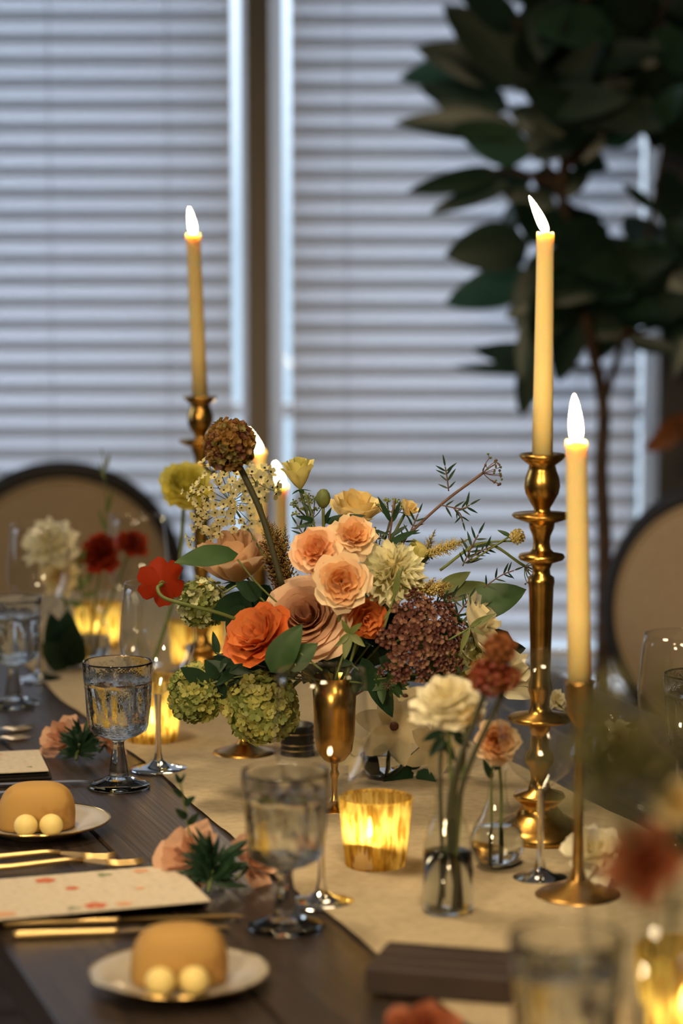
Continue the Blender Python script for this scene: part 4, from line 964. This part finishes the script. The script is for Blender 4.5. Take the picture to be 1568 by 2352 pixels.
cosmos('feathery dark leaf over the left shoulder of the cream rose', [(725, 1290), (700, 1235), (682, 1205)], 10, n=5, ln=26)
cosmos('feathery green leaf left of the round yellow bud', [(1072, 1290), (1100, 1268), (1130, 1255)], 5, n=4, ln=28)
sprig('grassy dark sprig in the gap under the white lisianthus', [(960, 1560), (1060, 1420)], [((1060, 1430), (1130, 1375)), ((1062, 1440), (1020, 1375)), ((1055, 1425), (1100, 1450))], .16, 'dark_leaf', -.01, seed=15)
sprig('twin green leaves of the lisianthus calyx', [(940, 1520), (1075, 1445)], [((1078, 1440), (1138, 1408), -.004), ((1078, 1440), (1112, 1458), -.004), ((1078, 1440), (1055, 1500), -.004), ((1078, 1440), (1105, 1425), -.004)], .24, 'olive', -.05, seed=16)
rng = random.Random(88)
for k, (cx, cy, nm) in enumerate(((700, 1520, 'left of the brass vase top'), (790, 1500, 'straight above the brass vase'), (850, 1480, 'between the small orange rose and the lace flower'), (640, 1420, 'behind the orange rose'), (920, 1430, 'behind the burgundy lace flower'), (760, 1380, 'deep behind the facing peach rose'), (1000, 1480, 'behind the large burgundy lace flower'), (560, 1540, 'behind the dark seed sprig'), (860, 1400, 'between the carnation and the small orange rose'), (1130, 1500, 'behind the lower white lisianthus'), (600, 1400, 'behind the beige rose'))):
    lv = []
    for i in range(8):
        a = rng.uniform(0, 2*PI); lv.append(((cx+rng.uniform(-20, 20), cy+rng.uniform(-15, 15)), (cx+math.cos(a)*rng.uniform(50, 95), cy+math.sin(a)*rng.uniform(40, 75)), .05+rng.uniform(-.04, .03)))
    sprig('dark filler leaves ' + nm, [(770+(cx-770)*.2, 1560), (cx, cy)], lv, .48, 'dark_leaf', .05, seed=40+k)
for k, (cx, cy, nm) in enumerate(((655, 1535, 'below the orange rose, in front'), (525, 1535, 'between the two darker viburnum heads'), (885, 1575, 'under the small burgundy lace flower'), (745, 1525, 'in front over the rim of the brass vase'), (1010, 1540, 'in front, right of the large burgundy lace flower'))):
    lv = []
    for i in range(9):
        a = rng.uniform(0, 2*PI); lv.append(((cx+rng.uniform(-18, 18), cy+rng.uniform(-14, 14)), (cx+math.cos(a)*rng.uniform(35, 68), cy+math.sin(a)*rng.uniform(28, 52)), -.005+rng.uniform(-.012, .012)))
    sprig('small dark leaves ' + nm, [(770+(cx-770)*.25, 1565), (cx, cy)], lv, .40, 'dark_leaf' if k % 2 else 'leaf', -.018, seed=60+k)
# green poppy bud and the round yellow bud
t = thing('poppy_bud', 'closed green poppy bud above the peach roses', 'poppy bud', B(742, 1146, -.01), (.05, -.1, 1))
r = BR(17)
ob('bud', MB().lathe([(0, -1.25*r), (.5*r, -1.1*r), (.9*r, -.5*r), (r, .1*r), (.8*r, .8*r), (.45*r, 1.25*r), (.0, 1.4*r)], 20, lambda a, q, z: 1+.05*math.cos(a*5)), M['olive'], t)
ob('stem', MB().tube(curve_to(B(742, 1166, -.01), B(745, 1330, .01)), .0018, 7), M['stem'], t, world=True)
ball_flower('round yellow bud on a thin stem left of the right candlestick', B(1188, 1233, .0), BR(17), (.2, -.5, .8), [M['cream_tuft']], 60, fl_ruffle, B(1010, 1310, .0), seed=19, name='billy_button', cat='billy button', fr=.2, core='cream_tuft', stem_r=.0011, stem_mat='stem', bend=(0, 0, .012))
sprig('single leaf on the stem of the round yellow bud', [(1080, 1290), (1170, 1232)], [((1172, 1232), (1143, 1216), 0)], .3, 'leaf', .0, seed=20)

# ------------------------------------------------------------------ vases and flowers right of the bouquet
pT = gp(1028, 2100)
bud_vase('clear tall bud vase of green stems beside the glowing votive', pT, [(0, .003), (.0215, .003), (.0238, .006), (.0240, .045), (.0228, .070), (.0170, .088), (.0130, .097), (.0125, .112), (.0145, .117)], 'vase_glass', [(0, .0045), (.021, .0045), (.0230, .010), (.0230, .060), (0, .060)])
def TV_(x, y, d=0): return dp(x, y, pT.y+d)
def TR(px): return mpx(px, pT.y)
rose('cream white ranunculus in the tall bud vase', TV_(1026, 1618), TR(84), (-.15, -.35, .92), P_WHITE, n=34, amax=96, curl=10, ruf=.06, seed=60, stem=pT+Vector((-.006, 0, .008)), name='ranunculus', cat='ranunculus', wa=(.9, .5), inner=.2, bend=(.006, 0, 0), stem_r=.002)
rose('little cream bud beside the white ranunculus', TV_(1074, 1652, -.02), TR(32), (.2, -.8, .5), P_CREAM, n=12, amax=50, curl=-10, ruf=.03, seed=61, stem=pT+Vector((.004, -.003, .008)), name='ranunculus', cat='ranunculus', stem_r=.0018)
M['th1'] = thin('rust_tuft', C(160, 100, 54), C(130, 74, 40), tr=.3, scale=90); M['th2'] = thin('red_tuft', C(146, 68, 44), C(122, 52, 34), tr=.3, scale=90)
for (x, y, r, nm, mm) in ((1146, 1492, 32, 'upper rust thistle head on a dark stem above the bud vases', 'th1'), (1122, 1552, 38, 'lower red thistle head on a dark stem above the bud vases', 'th2'), (1165, 1556, 26, 'small red thistle head half behind its stem', 'th2')):
    ball_flower(nm, TV_(x, y, -.04), TR(r), (.05, -.4, 1), [M[mm], M['th1']], 60, fl_ruffle, pT+Vector((.008, .004, .008)), seed=x, name='thistle', cat='thistle', fr=.3, core=mm, stem_r=.0026, bend=(-.020, 0, 0))
sprig('dark stem leaves under the white ranunculus', [(1020, 2060), (1010, 1780), (1020, 1680)], [((1020, 1680), (965, 1700)), ((1020, 1690), (985, 1740)), ((1040, 1690), (1085, 1720)), ((1015, 1700), (1050, 1750)), ((1030, 1680), (1070, 1690))], .35, 'dark_leaf', 0, seed=62, place=TV_, stem_mat='dark_stem', r=.0019)
pRv = gp(1140, 1996)
bud_vase('round clear bud vase with the small peach rose', pRv, [(0, .003), (.012, .003), (.0225, .009), (.0275, .020), (.0278, .030), (.0240, .043), (.0165, .056), (.0108, .070), (.0088, .088), (.0092, .100), (.0108, .104)], 'vase_glass', [(0, .0045), (.012, .0045), (.0215, .0105), (.0262, .021), (.0262, .031), (.0225, .042), (0, .042)])
def RV(x, y, d=0): return dp(x, y, pRv.y+d)
rose('small peach rose facing the camera in the round bud vase', RV(1141, 1702, -.01), mpx(52, pRv.y), (-.05, -1, .12), P_PEACH, n=34, amax=74, curl=0, ruf=.04, seed=65, stem=pRv+Vector((.003, 0, .012)), name='ranunculus', cat='ranunculus', inner=.55, wa=(.9, .55), bend=(.004, .015, .0))
sprig('thin green stems standing in the round bud vase', [(1130, 1985), (1128, 1800), (1135, 1740)], [((1130, 1790), (1110, 1745)), ((1135, 1770), (1165, 1730))], .25, 'dark_leaf', 0, seed=66, place=RV)
# pale star flowers in a low clear vase
pW = gp(880, 1792)
bud_vase('small round clear vase of pale star flowers before the bouquet', pW, [(0, .003), (.012, .003), (.0215, .008), (.026, .019), (.0262, .027), (.0225, .040), (.0135, .052), (.0105, .066), (.0125, .070)], 'vase_glass', [(0, .0045), (.012, .0045), (.0203, .0095), (.0245, .020), (.0245, .030), (0, .030)])
def WV(x, y, d=0): return dp(x, y, pW.y+d)
def star(label, x, y, r, axis, seed, d=0, n=6):
    rng = random.Random(seed); p = WV(x, y, d); Rr = mpx(r, pW.y); t = thing('star_flower', label, 'clematis', p, axis, rng.uniform(0, 6), 'pale star flowers')
    for i in range(n):
        a = 2*PI*i/n; dr = Vector((math.cos(a), math.sin(a), .12+.1*(i % 2)))
        ob('petal', leaf_mb(Rr, Rr*.62, fold=.10, droop=.14, nv=10, wav=.02, seed=i, tipp=.75).xf(leaf_frame(dr*.03*Rr, dr*Rr, (0, 0, 1))), P_PALE[i % 2 == 9], t)
    ob('eye', MB().ball((0, 0, .04*Rr), .12*Rr, 10, 6, .6), M['burg1'], t)
    ob('stem', MB().tube(curve_to(t.matrix_basis @ Vector((0, 0, -.02*Rr)), pW+Vector((.002, 0, .010)), (0, .01, 0)), .0014, 6), M['stem'], t, world=True)
star('pale star flower facing the camera right of the brass vase', 905, 1668, 92, (-.05, -.95, .2), 1, -.01)
star('pale star flower tipped down beside the tall bud vase', 1005, 1712, 84, (.35, -.75, -.15), 2, -.01)
star('pale star flower behind, above the votive', 835, 1735, 66, (-.3, -.6, .6), 3, .01)
star('pale star flower upright between the dark leaf and the vase stems', 930, 1600, 60, (.1, -.3, .9), 4, .03)
sprig('dark green leaves lying at the foot of the pale star flowers', [(905, 1780), (940, 1785)], [((950, 1775), (880, 1800), -.03), ((960, 1770), (1000, 1812), -.03), ((940, 1770), (965, 1720), -.02)], .5, 'dark_leaf', 0, seed=70, place=WV, r=.0016)
# ribbed black pot behind the wine glass
pk = gp(683, 1738)
t = thing('ribbed_pot', 'black ribbed pot with fine gold lines behind the wine glass', 'pot', pk)
ob('body', MB().lathe([(0, 0)] + [(.0205*(1+.045*(1 if i % 2 else -1)), .0004+.0034*i) for i in range(13)] + [(.0185, .0410), (.017, .030), (0, .030)], 40), M['black'], t)
for i in (2, 5, 9): ob('gold_line', MB().tube([(.0216*math.cos(2*PI*k/40), .0216*math.sin(2*PI*k/40), .0004+.0034*(i-i % 2+1)) for k in range(41)], .0004, 5, False), M['gold'], t)

# ------------------------------------------------------------------ clear bowl of flowers at the far left
pG = gp(192, 1532)
t = bud_vase('clear round vase of white and red flowers at the far left', pG, [(0, .003), (.022, .003), (.034, .010), (.040, .028), (.0405, .045), (.037, .062), (.031, .074), (.0315, .082), (.034, .086)], 'vase_glass', [(0, .0045), (.022, .0045), (.0325, .011), (.0385, .028), (.039, .046), (0, .046)], group=None)
def GV(x, y, d=0): return dp(x, y, pG.y+d)
def GR(px): return mpx(px, pG.y)
rose('white blossom at the far left before the round-back chair', GV(116, 1250), GR(62), (-.1, -.7, .6), P_WHITE, n=24, amax=88, curl=20, ruf=.12, seed=80, stem=pG+Vector((-.01, 0, .02)), name='stock_flower', cat='stock', wa=(.8, .5), inner=.1, stem_r=.002)
rose('yellowish lower blossom under the far left white one', GV(135, 1325, -.01), GR(44), (.1, -.8, .3), P_CREAM, n=18, amax=85, curl=20, ruf=.12, seed=81, stem=pG+Vector((-.006, 0, .02)), name='stock_flower', cat='stock', wa=(.8, .5), stem_r=.002)
rose('left red ranunculus of the pair behind the wine glass', GV(233, 1272), GR(50), (-.25, -.75, .5), P_RED, n=18, amax=80, curl=15, ruf=.06, seed=82, stem=pG+Vector((.006, 0, .02)), name='ranunculus', cat='ranunculus', stem_r=.002, inner=.6)
rose('right red ranunculus of the pair, lit orange', GV(302, 1254), GR(40), (.2, -.6, .75), P_RED, n=16, amax=75, curl=10, ruf=.06, seed=83, stem=pG+Vector((.01, .004, .02)), name='ranunculus', cat='ranunculus', stem_r=.002)
sprig('airy green filler between the white blossom and the red ranunculus', [(195, 1500), (190, 1380), (175, 1260)], [((188, 1360), (165, 1300)), ((188, 1350), (215, 1310)), ((185, 1330), (160, 1340)), ((190, 1370), (225, 1360)), ((180, 1300), (195, 1260)), ((190, 1390), (150, 1380))], .4, 'olive', 0, seed=84, place=GV)
sprig('dark leaves at the foot of the far left vase', [(190, 1525), (150, 1490)], [((160, 1530), (112, 1420), -.05), ((165, 1530), (150, 1410), -.05), ((160, 1530), (95, 1480), -.05), ((160, 1532), (170, 1440), -.05)], .55, 'dark_leaf', -.03, seed=85, place=GV)
sprig('thin tall sprig rising from the far left vase across the chair top', [(215, 1500), (245, 1300), (240, 1080), (232, 1030)], [((240, 1100), (228, 1060)), ((241, 1080), (252, 1040)), ((243, 1180), (258, 1130)), ((243, 1220), (228, 1170))], .2, 'olive', 0, seed=86, place=GV, r=.0008)

# ------------------------------------------------------------------ flowers laid at the place settings
def napkin_flower(label, x, y, r, seed, d=0):
    g = gp(x, y); Rr = mpx(r, g.y); c = Vector((g.x, g.y, TZ))
    rose('left-hand peach poppy bloom ' + label, c+Vector((-.012, .004, Rr*.50)), Rr, (-.45, -.55, .65), P_SALMON, n=11, amax=74, curl=18, ruf=.08, seed=seed, name='poppy', cat='poppy', wa=(1.0, .8), group=None, belly=25, stem=c+Vector((.02, .0, .004)))
    rose('right-hand peach poppy bloom ' + label, c+Vector((Rr*1.15, .010, Rr*.42)), Rr*.8, (.5, -.5, .6), P_SALMON, n=9, amax=74, curl=18, ruf=.08, seed=seed+1, name='poppy', cat='poppy', wa=(1.0, .8), belly=25, stem=c+Vector((.03, .0, .004)))
    rng = random.Random(seed); t = thing('rosemary_sprig', 'dark herb sprig ' + label, 'herb sprig', c)
    A, Bq = c+Vector((.012, -.012, Rr*.75)), c+Vector((.006, -.045, .004))
    ob('stem', MB().tube(curve_to(A, Bq, (0, 0, .006)), .0022, 7), M['stem'], t, world=True)
    for i in range(110):
        k = rng.random()*.8; p = A.lerp(Bq, k); dv = Vector((rng.uniform(-1, 1), rng.uniform(-.7, .4), rng.uniform(-.15, .9))).normalized()*Rr*rng.uniform(.5, 1.05)
        q = p+dv; q.z = max(q.z, TZ+.004)
        add_leaf(t, p, q, (rng.uniform(-1, 1), -1, .4), .17, M['dark_leaf'], fold=.1, droop=.05, nv=5)
napkin_flower('beside the far menu, left of the water goblet', 172, 1735, 62, 90)
napkin_flower('beside the near menu card', 470, 2030, 92, 95)
sprig('thin dark herb spike standing up beside the near peach poppy', [(452, 2010), (432, 1900), (412, 1785)], [((432, 1895), (455, 1870)), ((430, 1880), (405, 1860)), ((424, 1850), (445, 1830)), ((420, 1830), (398, 1812)), ((414, 1800), (425, 1775)), ((414, 1800), (402, 1775))], .3, 'dark_leaf', 0, seed=97, place=lambda x, y, d=0: dp(x, y, gp(470, 2030).y+d), r=.0009)
rose('red-orange bloom at the bottom edge in front of the dark board', Vector((dp(965, 2318, 1.80).x, 1.80, TZ+.016)), .034, (-.1, -.5, .8), P_RUST, n=16, amax=75, curl=20, ruf=.06, seed=99, stem=Vector((dp(1060, 2330, 1.82).x, 1.84, TZ+.004)), name='poppy', cat='poppy')

# ------------------------------------------------------------------ very blurred flowers nearest the camera, at the right
YN = 1.36
pN = Vector((dp(1500, 2100, YN).x, YN, TZ))
def NV_(x, y, d=0): return dp(x, y, YN+d)
nb_ = rose('very blurred rust-orange bloom at the right edge', NV_(1485, 1985), mpx(98, YN), (-.3, -.7, .5), P_RUST, n=18, amax=75, curl=20, ruf=.08, seed=110, stem=pN+Vector((0, 0, .01)), name='poppy', cat='poppy', stem_r=.002)
ob('vase', MB().lathe(TALL, 32, c=pN), M['vase_glass'], nb_, world=True)
rose('very blurred cream bloom above the rust-orange one at the right edge', NV_(1560, 1850, .03), mpx(62, YN), (-.2, -.7, .6), P_CREAM, n=16, amax=75, curl=20, ruf=.08, seed=111, stem=pN+Vector((.004, 0, .01)), name='ranunculus', cat='ranunculus', stem_r=.002)
sprig('very blurred green leaves beside the rust-orange bloom', [(1500, 2250), (1545, 2050), (1550, 1950)], [((1545, 2000), (1568, 1900)), ((1545, 2010), (1520, 1900)), ((1550, 1980), (1610, 1940))], .4, 'leaf', 0, seed=112, place=NV_)
YH = 1.22
pH = Vector((dp(1440, 2100, YH).x, YH, TZ))
rng = random.Random(120); lv = []
for i in range(150):
    x, y = rng.gauss(1420, 85), rng.gauss(1730, 85); lv.append(((x, y), (x+rng.uniform(-55, 55), y+rng.uniform(-60, 36)), rng.uniform(-.04, .04)))
hz_ = sprig('airy olive filler blurred to a haze before the right candle holder', [(1440, 2900), (1430, 2300), (1420, 1760)], lv, .30, 'haze_leaf', 0, seed=121, place=lambda x, y, d=0: dp(x, y, YH+d), r=.0012)
ob('vase', MB().lathe(TALL, 32, c=pH), M['vase_glass'], hz_, world=True)
# white and green blooms on the table beyond the haze
pQ = gp(1400, 1790)
bud_vase('clear bud vase of white blooms behind the slim candle holder', pQ, [(0, .003), (.020, .003), (.026, .010), (.027, .03), (.022, .05), (.014, .06), (.013, .070), (.015, .074)])
QV = lambda x, y, d=0: dp(x, y, pQ.y+d)
rose('white bloom low at the right between the candle holder and the wine glass', QV(1420, 1700), mpx(48, pQ.y), (.1, -.8, .5), P_WHITE, n=18, amax=85, curl=20, ruf=.09, seed=130, stem=pQ+Vector((0, 0, .02)), name='lisianthus', cat='lisianthus', wa=(.9, .6))
rose('small white bloom just right of the tall brass candlestick', QV(1275, 1610, .05), mpx(28, pQ.y), (.1, -.8, .5), P_WHITE, n=14, amax=85, curl=20, ruf=.09, seed=131, stem=pQ+Vector((-.006, 0, .03)), name='lisianthus', cat='lisianthus', wa=(.9, .6))
rose('pale bloom low behind the foot of the slim candle holder', dp(1365, 1960, 2.3), mpx(74, 2.3), (.0, -.6, .8), P_WHITE, n=16, amax=85, curl=20, ruf=.09, seed=132, stem=Vector((dp(1365, 1960, 2.3).x+.02, 2.32, TZ+.003)), name='lisianthus', cat='lisianthus', wa=(.9, .6))
sprig('green filler leaves round the low white bloom at the right', [(1400, 1780), (1390, 1740)], [((1400, 1730), (1330, 1690)), ((1400, 1730), (1350, 1760)), ((1400, 1740), (1470, 1750)), ((1390, 1720), (1375, 1650)), ((1400, 1720), (1460, 1660)), ((1390, 1740), (1310, 1730))], .4, 'leaf', 0, seed=133, place=QV)
